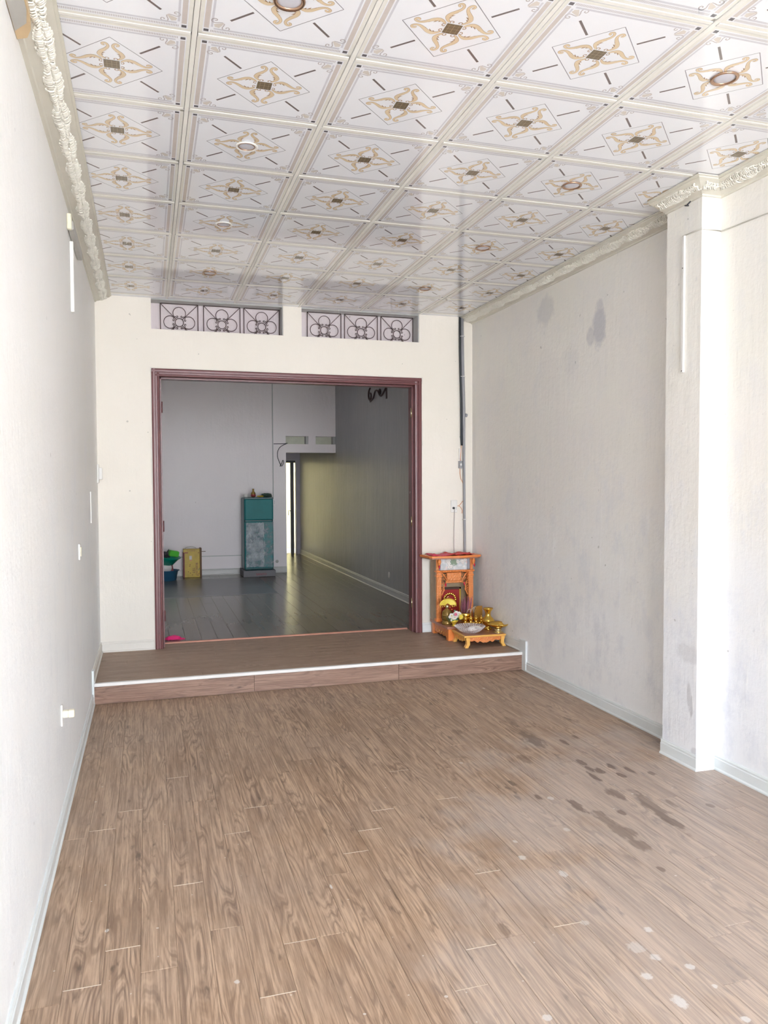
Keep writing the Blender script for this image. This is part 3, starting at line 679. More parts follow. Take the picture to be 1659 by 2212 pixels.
cornice('cornice_pillar', (XP, 3.69), (XP, 4.0), (-1, 0), 'cream cornice on the inner face of the pillar', capa=.14, capb=0.0)
cornice('cornice_pillar', (XP, 3.69), (XF, 3.69), (0, -1), 'short cream cornice on the front face of the pillar', capa=.14, capb=-.14)
cornice('cornice_right', (XF, -.6), (XF, 3.69), (-1, 0), 'cream leaf-carved cornice of the right wall nearest the viewer', capb=-.14)
# unseen roof slab, and a canopy added to keep the sun out
struct(MB().box(XL-.3, Y0, ZC+.25, XR+.3, YW+.1, ZC+.5, 'shell').build('roof_slab'), 'concrete slab over the front room', 'roof')
struct(MB().box(XL-.3, Y0-1.1, ZC+.08, XR+.3, Y0, ZC+.2, 'shell').build('added_shade_slab'), 'unseen concrete canopy added over the shop front to keep the sun out', 'canopy')
HX0, HX1, HY0, HY1, HT = .1, 1.7, 9.7, 10.9, 7.4      # unseen light well, added to brighten the rear room
struct(MB().box(XL-.1, YW, ZB, XR+.3, HY0, ZB+.2, 'ceil_plain').box(XL-.1, HY1, ZB, XR+.3, BY2+.1, ZB+.2, 'ceil_plain').box(XL-.1, HY0, ZB, HX0, HY1, ZB+.2, 'ceil_plain').box(HX1, HY0, ZB, XR+.3, HY1, ZB+.2, 'ceil_plain')
    .box(HX0-.1, HY0-.1, ZB+.2, HX0, HY1+.1, HT, 'ceil_plain').box(HX1, HY0-.1, ZB+.2, HX1+.1, HY1+.1, HT, 'ceil_plain').box(HX0, HY0-.1, ZB+.2, HX1, HY0, HT, 'ceil_plain').box(HX0, HY1, ZB+.2, HX1, HY1+.1, HT, 'ceil_plain').build('ceiling_2'), 'plain ceiling of the rear room with an unseen light well added to brighten it', 'ceiling')
# rear room shell
struct(MB().box(XL-.15, YW, -.1, XL, BY2, ZB, 'wall_rear').build('wall_rear_left'), 'left wall of the rear room', 'wall')
struct(MB().box(BXR, YW, -.1, BXR+.2, YE+.25, ZB, 'gloss').build('wall_rear_right'), 'glossy blue-grey right wall of the rear room and corridor', 'wall')
wr = MB().box(XL, BY, -.1, 2.225, BY2, ZB, 'wall_rear')
HZ = 2.17; h1, h2 = 2.312, 2.446
wr.box(2.225, BY, HZ, BXR, BY2, h1, 'wall_rear').box(2.225, BY, h2, BXR, BY2, ZB, 'wall_rear').box(2.61, BY, h1, 2.735, BY2, h2, 'wall_rear')
struct(wr.build('wall_rear'), 'pinkish grey far wall of the rear room beside the corridor', 'wall')
for i, (a, b) in enumerate(((2.228, 2.608), (2.737, 3.078))):
    w = MB().box(a, BY2-.002, h1, b, BY2+.01, h2, 'greenish').build('window_%d' % (3+i))
    struct(w, ('left' if i == 0 else 'right') + ' small vent opening above the corridor entrance', 'window')
    MB().box(b-.035, BY+.02, h1, b, BY2, h2, 'reveal').build('reveal', w)
struct(MB().box(2.0, BY2, -.1, 2.2, YE+.2, 2.8, 'wall_rear').build('wall_corridor_left'), 'left wall of the narrow corridor', 'wall')
struct(MB().box(2.0, BY2, 2.75, BXR+.2, YE+.25, 2.9, 'ceil_plain').build('ceiling_3'), 'corridor ceiling', 'ceiling')
struct(MB().box(2.0, YE, 2.16, BXR, YE+.18, 2.76, 'lav').box(3.005, YE, -.1, BXR, YE+.18, 2.16, 'lav').build('wall_corridor_end'), 'lavender end wall of the corridor around the back door', 'wall')
d2 = MB().box(2.2, YE+.05, 2.085, 3.005, YE+.10, 2.13, 'steel').build('door_2')
struct(d2, 'dark framed glazed back door at the end of the corridor', 'door')
MB().box(2.885, YE+.05, ZS, 2.955, YE+.10, 2.085, 'steel', .004).build('stile', d2)
MB().box(2.2, YE+.07, ZS+.05, 2.885, YE+.08, 2.085, 'pane').build('pane', d2)
MB().tube([(2.87, YE+.05, 1.07), (2.87, YE+.01, 1.08), (2.83, YE+.01, 1.08), (2.83, YE+.01, .98)], .008, 'screw', 6).build('handle', d2)
MB().box(2.99, YE+.02, ZS, 3.008, YE+.12, 2.16, 'lav').build('frame_post', d2)
struct(MB().box(2.2, YE-.01, 2.13, 3.01, YE+.12, 2.17, 'lav', .004).build('trim_2'), 'pale painted head of the back door frame', 'trim')
skirt('baseboard_rear', [(XL, BY), (2.225, BY)], ZS, 'shiny skirting at the foot of the rear room far wall', 'skirt_rear', side=-1, h=.10)
skirt('baseboard_rear', [(BXR, YE), (BXR, YW+.02)], ZS, 'white edged skirting along the glossy right wall', 'skirt_rear', side=-1, h=.10)
struct(MB().box(XL, BY-.006, .46, 2.0, BY, .474, 'reveal').build('trim_3'), 'thin groove line along the rear room far wall', 'trim')
# outside
struct(MB().box(-14, -30, -.4, 16, Y0, -.12, 'street').build('ground'), 'sunlit concrete pavement before the shop front', 'ground')
struct(MB().box(-3, YE+.18, -.4, 9, 24, ZS-.01, 'street').build('ground'), 'paved yard behind the back door', 'ground')
struct(MB().box(1.4, 17.9, -.1, 4.2, 18.1, 6.5, 'ext').box(1.4, YE+.26, -.1, 1.6, 17.9, 6.5, 'ext').box(4.0, YE+.26, -.1, 4.2, 17.9, 6.5, 'ext').build('wall_yard'), 'cream yard wall beyond the back door, with unseen side walls added to dim the yard', 'wall')  # side walls and extra height added to cut light in the yard
struct(MB().box(1.6, YE+.25, 2.75, 4.0, 17.05, 2.9, 'shell').build('added_shade_slab'), 'unseen concrete canopy added over the back door to dim the yard', 'canopy')  # added out of view to hold sky light off the yard
struct(MB().box(XL-.1, 13.3, 2.92, 4.2, YE+.25, 8, 'shell').build('added_shade_block'), 'unseen block added over the corridor to shade the yard', 'wall')  # added out of view to keep sun off the yard wall
# ================================================================== THINGS on the walls
# left wall fittings
def batten(y0, y1, z, endmat, label, near):
    e = empty('wall_batten', (XL, y0, z), label, 'wall fitting')
    L = y1-y0
    if near:   # square end, cream cap to the viewer
        MB().box(.001, .03, 0, .034, L, .055, 'grey_pl', .006).build('housing', e)  # shade of the underside put into the grey housing colour
        MB().box(.001, 0, -.004, .026, .03, .085, 'cream_pl', .004).build('end_cap', e)
    else:
        pts = [(0, 0), (.062, 0), (.062, L-.16), (.056, L-.08), (.036, L-.02), (.0, L)]
        MB().prism([(a+.001, b) for a, b in pts], 0, .035, 'tan_pl', 'z').build('rounded_shelf', e)
        MB().prism([(.003, 0), (.058, 0), (.059, L-.20), (.048, L-.12), (.003, L-.06)], -.003, -.0005, 'grey_pl', 'z').build('underside_panel', e)
batten(2.3, 3.07, 3.236, 'tan_pl', 'rounded tan-ended grey fitting under the cornice at the upper left corner', False)
batten(4.82, 5.5, 3.12, 'cream_pl', 'bar fitting with cream end cap and shade-grey housing high on the left wall', True)
o = MB().box(XL+.001, 4.965, 2.675, XL+.022, 4.99, 3.09, 'white_pl', .003).build('cable_channel'); tag(o, 'short white vertical cable channel high on the left wall below the bar fitting', 'cable channel')
e = empty('socket_box', (XL, 7.16, 1.665), 'white socket plate in the corner beside the back wall, left wall', 'socket')
MB().box(.001, 0, 0, .016, .085, .165, 'white_pl', .004).build('plate', e); MB().box(.016, .012, .03, .044, .073, .135, 'white_pl', .004).build('body', e)
e = empty('switch_cover', (XL, 5.16, 1.185), 'small white cover plate at mid height on the left wall', 'cover plate')
MB().box(.001, 0, 0, .012, .075, .10, 'white_pl', .003).build('plate', e); MB().box(.012, .02, .02, .018, .055, .08, 'cream_pl', .002).build('rocker', e)
e = empty('pipe_stub', (XL, 4.02, .545), 'cream plastic stub sticking out low on the left wall', 'pipe stub')
MB().box(.001, -.012, -.06, .010, .018, .045, 'white_pl', .003).build('wall_plate', e); MB().box(.010, -.015, -.017, .035, .015, .017, 'cream_pl', .003).build('stub', e); MB().box(.035, -.017, -.018, .063, .017, .018, 'cream_pl', .004).build('end_cap', e)
o = MB().box(XL+.001, 6.30, 1.36, XL+.008, 6.315, 1.60, 'white_pl').build('wall_strip'); tag(o, 'thin white vertical strip on the left wall near the back corner', 'wall strip')
# pillar cable channel
e = empty('cable_channel', (XP, 3.835, 2.29), 'tall white cable channel on the inner face of the pillar', 'cable channel')
MB().box(-.014, -.011, 0, -.001, .011, .785, 'white_pl', .003).build('channel', e)
for z in (.01, .6): MB().lathe([(.004, -.016), (.004, -.0135)], 'screw', c=(0, 0, z), n=8, axis='x').build('screw', e)
cab = [(XP-.004, 3.835, 3.076), (XP-.004, 3.69, 3.072), (XP-.003, 3.686, 3.071), (XF-.003, 3.686, 3.068), (XF-.006, 3.686, 3.065), (XF-.004, 3.2, 3.05), (XF-.004, 1.5, 3.04)]
tag(MB().tube(cab, .004, 'skirt_cream', 6).build('surface_cable'), 'painted-over thin cable running round the pillar top onto the right wall', 'cable')
tag(MB().tube([(XP-.006, 3.80, 3.235), (XP-.03, 3.80, 3.233), (XP-.035, 3.78, 3.225), (XP-.032, 3.75, 3.24)], .004, 'black', 6).build('wire_end'), 'dark wire end sticking out under the pillar cornice', 'wire')
# riser pipe by the back right corner with cables, breaker, socket
pp = empty('riser_pipe', (3.03, YB, ZS), 'grey vertical plastic pipe in the right corner above the shrine', 'pipe')
def pt(px_x, z, off=.022): return (px_x-3.03, -off, z-ZS)
MB().tube([pt(3.037, 3.31), pt(3.043, 2.9), pt(3.056, 2.4), pt(3.058, 1.9), pt(3.062, 1.4), pt(3.068, .9), pt(3.068, .27)], [.016]*3 + [.0125]*4, 'pvc', 10).build('pipe', pp)
MB().tube([pt(3.068, 2.335, .03), pt(3.088, 2.33, .03)], .017, 'pvc', 10).build('coupling', pp)
for z, x in ((3.12, 3.04), (2.72, 3.047), (1.285, 3.064)):
    MB().tube([(x-3.03+.024*math.cos(a*PI/6), -.022+.022*math.sin(a*PI/6), z-ZS) for a in range(12)], .0035, 'white_pl', 6, closed=True).build('pipe_clip', pp)
bc = MB()
for dx, rr in ((0, .008), (.011, .007), (.004, .006)):
    bc.tube([(3.012+dx, YB-.012-rr, 3.31), (3.012+dx, YB-.012-rr, 3.0), (3.024+dx, YB-.012-rr, 2.5), (3.028+dx, YB-.012-rr, 2.1), (3.032+dx*.6, YB-.012-rr, 2.03)], rr, 'black', 6)
tag(bc.build('cable_bundle'), 'black cable bundle strapped along the left side of the grey pipe', 'cable')
e = empty('breaker_switch', (3.03, YB, 1.80), 'small grey breaker with bare wires left of the grey pipe', 'breaker')
MB().box(-.028, -.03, 0, .012, -.002, .075, 'pvc', .003).build('body', e); MB().box(-.018, -.04, .025, -.002, -.03, .05, 'white_pl', .002).build('toggle', e)
MB().box(-.022, -.02, .09, .006, -.002, .2, 'white_pl', .002).build('backplate', e)
MB().tube([(-.008, -.022, .075), (-.012, -.03, .12), (-.004, -.022, .17), (0, -.02, .24)], .003, 'wire_o', 6).build('wire', e)
MB().tube([(-.012, -.01, 0), (-.012, -.012, -.05), (.0, -.012, -.11), (.022, -.012, -.15)], .003, 'wire_o', 6).build('wire', e)
e = empty('wall_socket', (2.955, YB, 1.355), 'white wall socket with a black plug left of the grey pipe', 'socket')
MB().box(-.036, -.012, 0, .036, -.001, .125, 'white_pl', .005).build('plate', e)
MB().lathe([(.011, -.012), (.011, -.03), (.006, -.034)], 'black', c=(-.008, 0, .045), n=12, axis='y').build('plug', e)
for dx, dz in ((.022, .05), (.022, .036)): MB().lathe([(.003, -.0128), (.003, -.0119)], 'black', c=(dx, 0, dz), n=8, axis='y').build('pin_hole', e)
MB().tube([(.036, -.008, .065), (.05, -.01, .066), (.07, -.012, .085), (.095, -.012, .115)], .0028, 'wire_o', 6).build('wire', e)
MB().tube([(.05, -.01, .066), (.07, -.012, .052), (.088, -.012, .02), (.085, -.012, -.01)], .0028, 'wire_o', 6).build('wire', e)
tag(MB().tube(smooth_pts([(2.947, YB-.034, 1.398), (2.953, YB-.03, 1.38), (2.950, YB-.02, 1.2), (2.945, YB-.03, 1.05), (2.935, YB-.06, .945), (2.93, YB-.10, .938)], 3), .0022, 'wire', 6).build('power_cord'), 'thin grey cord hanging from the socket down to the shrine top', 'cord')
tag(MB().tube([(1.77, YB-.02, ZC), (1.772, YB-.02, 3.27)], .0015, 'white_pl', 5).build('hanging_thread'), 'fine thread hanging from the ceiling before the right transom', 'thread')

# ================================================================== SHRINE
sh = empty('altar_shrine', (2.885, 7.0, ZS), 'carved orange wooden floor shrine standing on the step by the right corner', 'shrine')
def sx2(x): return x-2.885
def L3(x, y, z): return (x-2.885, y-7.0, z-ZS)
def bx(mb, x0, y0, z0, x1, y1, z1, m, bev=.002):
    a = L3(x0, y0, z0); b = L3(x1, y1, z1); return mb.box(*a, *b, m, bev)
# plinth
bx(MB(), 2.685, 6.79, .270, 3.125, 7.256, .295, 'redbrown').build('plinth_top', sh)
for xa in (2.70, 3.05):
    for ya in (6.80, 7.198): bx(MB(), xa, ya, ZS, xa+.055, ya+.055, .27, 'owood').build('leg', sh)
def apron(n=24):   # scalloped lower edge
    return [(i/n, .25 + .2*math.sin(i/n*PI*4)**2*(1 if .12 < i/n < .88 else 0)) for i in range(n+1)]
poly = [(6.855 + .36*t - 7.0, ZS + .012 + .045*v - ZS) for t, v in apron()] + [(7.215-7.0, .27-ZS), (6.855-7.0, .27-ZS)]
MB().prism(poly, 2.708-2.885, 2.722-2.885, 'carved', 'x').build('side_apron', sh)
poly = [(2.755 + .295*t - 2.885, .012 + .045*v) for t, v in apron()] + [(3.05-2.885, .27-ZS), (2.755-2.885, .27-ZS)]
MB().prism(poly, 6.808-7.0, 6.822-7.0, 'carved', 'y').build('front_apron', sh)
# carved scroll on the left apron
for k in range(5):
    yc = 6.90+.06*k; P = [(L3(2.706, yc-.02+.006*math.cos(a)*a/3, .215+.007*math.sin(a)*a/3)) for a in [i*.7 for i in range(1, 9)]]
    MB().tube(P, .0028, 'ywood', 5).build('carving', sh)
# body
YF, YK = 7.085, 7.255
bx(MB(), 2.688, YF+.02, .295, 2.70, YK, .925, 'owood_side').build('side_panel', sh)
bx(MB(), 3.068, YF+.02, .295, 3.08, YK, .925, 'owood_side').build('side_panel', sh)
bx(MB(), 2.70, YK-.008, .295, 3.068, YK, .925, 'owood_side').build('back_panel', sh)
for x0 in (2.690, 3.028):
    p = bx(MB(), x0, YF, .295, x0+.052, YF+.045, .78, 'carved', .004).build('carved_post', sh)
    bx(MB(), x0-.003, YF-.004, .735, x0+.055, YF+.047, .75, 'owood').build('post_collar', p)
    bx(MB(), x0-.004, YF-.005, .295, x0+.056, YF+.05, .325, 'owood').build('post_foot', p)
    bx(MB(), x0+.0 if x0 < 2.9 else x0+.022, YF+.01, .79, x0+.03 if x0 < 2.9 else x0+.052, YF+.04, .925, 'carved', .003).build('upper_post', sh)
bx(MB(), 2.684, YF-.012, .778, 3.086, YF+.05, .796, 'owood', .004).build('mid_rail', sh)
for k in range(16): MB().blob(L3(2.70+.025*k, YF-.014, .787), (.008, .006, .007), 'owood', 8, 5).build('rail_bead', sh)
# fretwork header and brackets
fw = bx(MB(), 2.80, YF+.004, .69, 2.955, YF+.02, .772, 'carved', .004).build('name_board', sh)
bx(MB(), 2.79, YF+.008, .668, 2.965, YF+.022, .69, 'carved', .004).build('name_board_foot', sh)
def fret(x, z, s, sc=1.0, mat='owood'):
    P = []
    for i in range(13):
        a = i*.62; r = (.004+.0021*i)*sc; P.append(L3(x+s*r*math.cos(a), YF+.012, z+r*math.sin(a)))
    MB().tube(P, .0042*sc, mat, 6).build('fret_scroll', sh)
for s, xc in ((1, 2.745), (-1, 3.025)):
    for k, (dx, z) in enumerate(((.018, .752), (.044, .748), (.018, .715), (.046, .705), (.010, .68), (.026, .66), (.008, .63), (.014, .60))):
        fret(xc + s*dx, z, s if k % 2 else -s, .72)
    P = [L3(xc+s*.004, YF+.012, .775), L3(xc+s*.06, YF+.012, .69), L3(xc+s*.03, YF+.012, .65), L3(xc+s*.024, YF+.012, .6), L3(xc+s*.004, YF+.012, .55)]
    MB().tube(smooth_pts(P, 3), .005, 'owood', 6).build('bracket_edge', sh)
    MB().tube([L3(xc+s*.004, YF+.012, .777), L3(xc+s*.055, YF+.012, .777)], .006, 'owood', 6).build('fret_rail', sh)
# glazed upper box
bx(MB(), 2.72, YF+.02, .796, 3.05, YF+.026, .918, 'floral').build('floral_panel', sh)
bx(MB(), 3.018, YF+.014, .798, 3.048, YF+.02, .918, 'glass_grey').build('grey_strip', sh)
bx(MB(), 2.722, YF+.014, .798, 2.74, YF+.02, .918, 'glass_grey').build('grey_strip', sh)
for k in range(9):
    q = random.Random(k); x = 2.77 + .24*q.random(); z = .82+.075*q.random()
    mb = MB()
    for j in range(5): a = j*2*PI/5; mb.blob(L3(x+.011*math.cos(a), YF+.016, z+.011*math.sin(a)), (.009, .002, .008), 'flower_w' if k % 3 else 'tissue', 7, 4)
    mb.build('printed_flower', sh)
# roof board with beak
rb = [(2.575, 7.256), (2.60, 7.055), (2.62, 7.025), (2.9, 7.0), (3.13, 7.035), (3.15, 7.06), (3.135, 7.256)]
MB().prism([(a-2.885, b-7.0) for a, b in rb], .925-ZS, .943-ZS, 'owood', 'z').build('roof_board', sh)
MB().prism([(a*.97+2.885*.03-2.885, min(b-7.0+.012, .254)) for a, b in rb][0:7], .912-ZS, .925-ZS, 'redbrown', 'z').build('roof_moulding', sh)
for x in (2.715, 3.075):
    MB().lathe([(.004, .0), (.010, -.006), (.017, -.02), (.019, -.035), (.013, -.055), (.006, -.066), (.003, -.07)][::-1], 'owood', c=L3(x, YF-.01, .915), n=12).build('drop_finial', sh)
for x, z, y in ((2.715, .835, YF-.01), (3.085, .845, YF-.01), (2.782, .655, YF-.006), (2.98, .66, YF-.006)):
    b = MB().blob(L3(x, y, z), (.009, .009, .015), 'bead', 10, 7).tube([L3(x, y, z+.012), L3(x, y, z+.03)], .0015, 'bead', 5).tube([L3(x, y, z-.014), L3(x, y, z-.026)], [.004, .0015], 'bead', 5).build('red_bead_pendant', sh)
# red cloth on top
t = MB(); rr = random.Random(2)
nx, ny = 20, 6; g = [[None]*(ny+1) for _ in range(nx+1)]
for i in range(nx+1):
    for j in range(ny+1):
        x = 2.625 + .45*i/nx; y = 7.045 + .19*j/ny - .02*math.sin(i/nx*PI); z = .945 + .011*rr.random() + .012*math.sin(i*.9)*math.sin(j*.8)**2 + (.008 if i > 8 else 0)
        g[i][j] = t.add([(x, y, z)])
for i in range(nx):
    for j in range(ny): t.face([g[i][j], g[i+1][j], g[i+1][j+1], g[i][j+1]], 'pink_red' if i < 8 else 'red_cloth', True)
o = t.build('folded_cloth'); tag(o, 'crumpled red cloth and paper lying on the shrine roof', 'cloth')
sm = o.modifiers.new('s', 'SOLIDIFY'); sm.thickness = .004

# plaque inside
e = empty('framed_plaque', (2.86, 7.17, .30), 'dark red framed plaque with gold carving inside the shrine', 'plaque')
MB().box(-.118, 0, .0, .118, .012, .315, 'plq_bk', .003).build('backing', e)
MB().box(-.098, -.004, .02, .098, 0, .295, 'plq_red').build('red_panel', e)
for a, b, c2, d2_ in ((-.118, 0, -.098, .315), (.098, 0, .118, .315), (-.118, .295, .118, .315), (-.118, 0, .118, .02)):
    MB().box(a, -.014, b, c2, 0, d2_, 'gold' if c2-a < .03 else 'plq_bk', .003).build('frame_bar', e)
mb = MB()
for i in range(11):
    a = PI*(i/10); mb.blob((.062*math.cos(a), -.008, .19+.062*math.sin(a)), (.014, .006, .014), 'gold', 7, 5)
for i in range(14):
    a = i*2.4; mb.blob((.009*math.sqrt(i)*1.7*math.cos(a), -.008, .14+.01*math.sqrt(i)*1.6*math.sin(a)), (.010, .006, .008), 'gold', 6, 4)
mb.build('gold_carving', e)

# deity style figurine with yellow halo fan (plain seated figure with no face detail visible)
e = empty('figurine', (2.742, 6.94, .295), 'small gilded seated figurine under a yellow fan, left front of the shrine', 'figurine')
MB().lathe([(.050, 0), (.055, .012), (.045, .03), (.04, .04)], 'lacq', n=16).build('pedestal', e)
MB().lathe([(.038, .035), (.05, .06), (.046, .10), (.036, .13), (.018, .148), (.012, .15)], 'lacq', n=16).build('robed_body', e)
MB().blob((0, -.002, .168), (.018, .018, .022), 'gold_pale', 12, 8).build('head', e)
for s in (-1, 1): MB().tube([(s*.036, 0, .125), (s*.052, -.02, .09), (s*.02, -.045, .085)], [.012, .011, .008], 'lacq', 8).build('arm', e)
fan = MB()
for i in range(13):
    a = PI*(i/12); a2 = PI*((i+.9)/12)
    if i < 12:
        P = [(.02*math.cos(a), -.02, .185+.015*math.sin(a)), (.082*math.cos(a), -.028, .185+.062*math.sin(a)), (.082*math.cos(a2), -.024, .185+.062*math.sin(a2)), (.02*math.cos(a2), -.018, .185+.015*math.sin(a2))]
        b = fan.add(P + [(x, y+.004, z) for x, y, z in P]); 
        for f in ((0, 1, 2, 3), (7, 6, 5, 4), (0, 4, 5, 1), (1, 5, 6, 2), (2, 6, 7, 3), (3, 7, 4, 0)): fan.face([b+k for k in f], 'flower_y')
fo = fan.build('yellow_fan', e)
MB().tube([(.083*math.cos(PI*i/16), -.027, .185+.063*math.sin(PI*i/16)) for i in range(17)], .005, 'gold_y', 6).build('fan_rim', fo)
for k in (0, 1, 2, 6, 7, 8): MB().blob((-.078+.0195*k, -.034, .178-.004*(k % 2)), (.006, .006, .006), 'gold_y', 7, 5).build('bead', e)
MB().tube([(0, -.026, .245), (-.012, -.026, .262), (.004, -.026, .268), (.016, -.026, .258)], .003, 'gold_pale', 5).build('crest', e)

# flower pot
e = empty('flower_vase', (2.765, 6.82, .295), 'small yellow footed vase of white flowers with one yellow bloom', 'flower vase')
MB().lathe([(.022, 0), (.024, .006), (.014, .014), (.018, .024), (.036, .042), (.042, .056), (.036, .058)], 'gold_y', n=16).build('vase', e)
rg = random.Random(11)
def flower(cx, cy, cz, r, mat, cm='flower_y', k=6):
    mb = MB()
    for j in range(k):
        a = j*2*PI/k; mb.blob((cx+r*.62*math.cos(a), cy-.004, cz+r*.62*math.sin(a)), (r*.5, r*.22, r*.5), mat, 7, 5)
    mb.blob((cx, cy-.01, cz), (r*.25, r*.25, r*.25), cm, 6, 4); return mb
for k in range(11):
    a = rg.random()*2*PI; q = .052*math.sqrt(rg.random()); x, z = q*math.cos(a)-.004, .098+q*.85*math.sin(a)
    flower(x, -.012-.02*rg.random(), z, .021, 'flower_w').build('white_flower', e)
flower(.0, -.04, .118, .015, 'flower_p', 'bead').build('pink_flower', e)
mb = MB()
for j in range(22):
    a = j*2*PI/22; L_ = .034*(.8+.2*(j % 2)); mb.tube([(.052, -.045, .092), (.052+L_*.6*math.cos(a), -.05, .092+L_*.6*math.sin(a)), (.052+L_*math.cos(a), -.046, .092+L_*math.sin(a))], [.004, .0045, .001], 'flower_y', 5, flat=.5)
mb.blob((.052, -.048, .092), (.008, .006, .008), 'gold_y', 7, 5); mb.build('yellow_bloom', e)
for x, z in ((-.05, .075), (-.02, .06), (-.035, .12), (.02, .065), (-.004, .152)): MB().blob((x, -.03, z), (.012, .005, .007), 'leafg', 7, 5).build('leaf', e)
MB().blob((0, 0, .085), (.042, .02, .04), 'leafg', 10, 7).build('foliage', e)
MB().tube([(-.045, 0, .045), (-.06, .01, .07), (-.07, .02, .09)], .003, 'leafg', 5).build('stem', e)

# incense pot
e = empty('incense_pot', (2.915, 6.90, .296), 'gold incense pot packed with purple-red incense sticks in the shrine front', 'incense pot')
MB().lathe([(.040, 0), (.044, .01), (.036, .02), (.050, .045), (.058, .08), (.060, .105), (.056, .108), (.052, .09), (.0, .088)], 'gold', n=24).build('pot', e)
rg = random.Random(4)
for k in range(46):
    a = rg.random()*2*PI; q = .04*math.sqrt(rg.random()); x, y = q*math.cos(a), q*math.sin(a); sp = .3+.5*rg.random(); h = .10+.085*rg.random()
    MB().tube([(x, y, .085), (x*(1+sp)+.004, y*(1+sp), .085+h)], .0022, 'purple', 5).build('incense_stick', e)
for k in range(5):
    x = -.02+.018*k; MB().tube(smooth_pts([(x, -.03, .1), (x+.01, -.05, .14), (x+.03, -.055, .135+.01*k), (x+.035, -.05, .11)], 3), .0016, 'tissue' if k % 2 else 'gold_pale', 5).build('curled_ash', e)

# tray with five cups
e = empty('cup_tray', (2.985, 6.80, .297), 'long gold stand holding five small gold offering cups', 'tray')
e.rotation_euler.z = -.06
MB().box(-.145, -.035, .022, .135, .035, .032, 'gold', .004).box(-.14, -.03, 0, -.115, .03, .022, 'gold', .004).box(.105, -.03, 0, .13, .03, .022, 'gold', .004).build('stand', e)
mb = MB()
for k in range(9): mb.blob((-.125+.03*k, -.036, .020+.003*(k % 2)), (.014, .004, .009), 'gold', 7, 5)
mb.build('scallop_edge', e)
for k in range(5):
    c = empty('offering_cup', (2.874+.054*k, 6.803-.003*k, .329), 'small gold lidded offering cup, %s from the left on the stand' % ('first', 'second', 'third', 'fourth', 'fifth')[k], 'cup', 'gold cups on the shrine stand')
    MB().lathe([(.012, 0), (.015, .004), (.009, .008), (.019, .018), (.023, .032), (.022, .036)], 'gold', n=16).build('cup', c)
    MB().lathe([(.023, .036), (.021, .041), (.010, .047), (.004, .050), (.006, .056), (0, .061)], 'gold', n=16).build('lid', c)
# amber round-edged wood block leaning in the corner
o = MB().prism([(3.042, .2955), (3.122, .2955), (3.122, .448), (3.078, .448), (3.052, .432), (3.042, .40)], 6.965, 6.985, 'fig', 'y').build('amber_board'); tag(o, 'amber varnished board standing behind the gold vase', 'board')

# offering table
TX, TY = 2.93, 6.62
e = empty('offering_table', (TX, TY, ZS), 'low yellow wooden offering table with carved orange aprons before the shrine', 'table')
e.rotation_euler.z = -.03
MB().box(-.205, -.165, .092, .205, .165, .108, 'ywood', .004).build('table_rim', e)
MB().box(-.185, -.145, .1075, .185, .145, .1095, 'redbrown').build('table_top', e)
for sx_ in (-1, 1):
    for sy in (-1, 1):
        prof = [(.0, .092), (.0, .075), (-.008, .055), (-.006, .03), (.004, .016), (.010, .006), (.010, 0), (-.02, 0), (-.024, .012), (-.036, .03), (-.036, .075), (-.034, .092)]
        x0 = sx_*.188; poly = [(x0 + sx_*a, b) for a, b in prof]
        lg = MB().prism(poly if sx_ > 0 else poly, sy*.15-.02, sy*.15+.02, 'ywood', 'y').build('leg', e)
n = 30; ap = []
for i in range(n+1):
    t_ = i/n; ap.append((-.155+.31*t_, .062 - .022*math.exp(-((t_-.5)/.13)**2) - .014*math.exp(-((t_-.27)/.06)**2) - .014*math.exp(-((t_-.73)/.06)**2) - .012*abs(math.sin(t_*PI*6))*.5))
MB().prism(ap + [(.155, .093), (-.155, .093)], -.155, -.143, 'carved', 'y').build('front_apron', e)
MB().prism(ap + [(.155, .093), (-.155, .093)], .143, .155, 'carved', 'y').build('rear_apron', e)
for s in (-1, 1): MB().prism([(a*.8, b) for a, b in ap] + [(.124, .093), (-.124, .093)], s*.183-.006, s*.183+.006, 'carved' if s > 0 else 'ywood', 'x').build('side_apron', e)
for k in range(4): MB().tube([(-.191, -.09+.055*k+.012*math.cos(a)*a/4, .07+.010*math.sin(a)*a/4) for a in [i*.7 for i in range(1, 8)]], .003, 'owood', 5).build('carving', e)
for s in (-1, 1):
    MB().tube([(s*(.02+.012*i), -.157, .066+.008*math.sin(i*1.3)) for i in range(9)], .004, 'owood', 5).build('carving', e)
ZT = ZS + .1098
# gold vase
e = empty('gold_vase', (3.062, 6.70, ZT), 'tall gold flared-neck vase at the back right of the offering table', 'vase')
MB().lathe([(.036, 0), (.038, .008), (.024, .022), (.022, .032), (.050, .056), (.058, .078), (.056, .09), (.048, .106), (.028, .125), (.024, .145), (.028, .17), (.044, .192), (.049, .20), (.046, .203), (.036, .19), (.02, .165), (.0, .15)], 'gold', n=28).build('body', e)
MB().tube([(.059*math.cos(a*PI/10), .059*math.sin(a*PI/10), .084+.003*(a % 2)) for a in range(20)], .004, 'gold', 6, closed=True).build('relief_band', e)
# compote
e = empty('gold_fruit_dish', (3.087, 6.535, ZT), 'footed gold dish with wavy rim on the right of the offering table', 'dish')
MB().lathe([(.050, 0), (.050, .006), (.030, .012), (.028, .02), (.036, .026), (.036, .034), (.027, .04)], 'gold_pale', n=32).build('foot', e)
MB().lathe([(.024, .04), (.05, .048), (.085, .066, 'w'), (.104, .084, 'w'), (.101, .087, 'w'), (.08, .07, 'w'), (.045, .054), (.0, .05)], 'gold', n=72, wave=.035, nw=12).build('bowl', e)
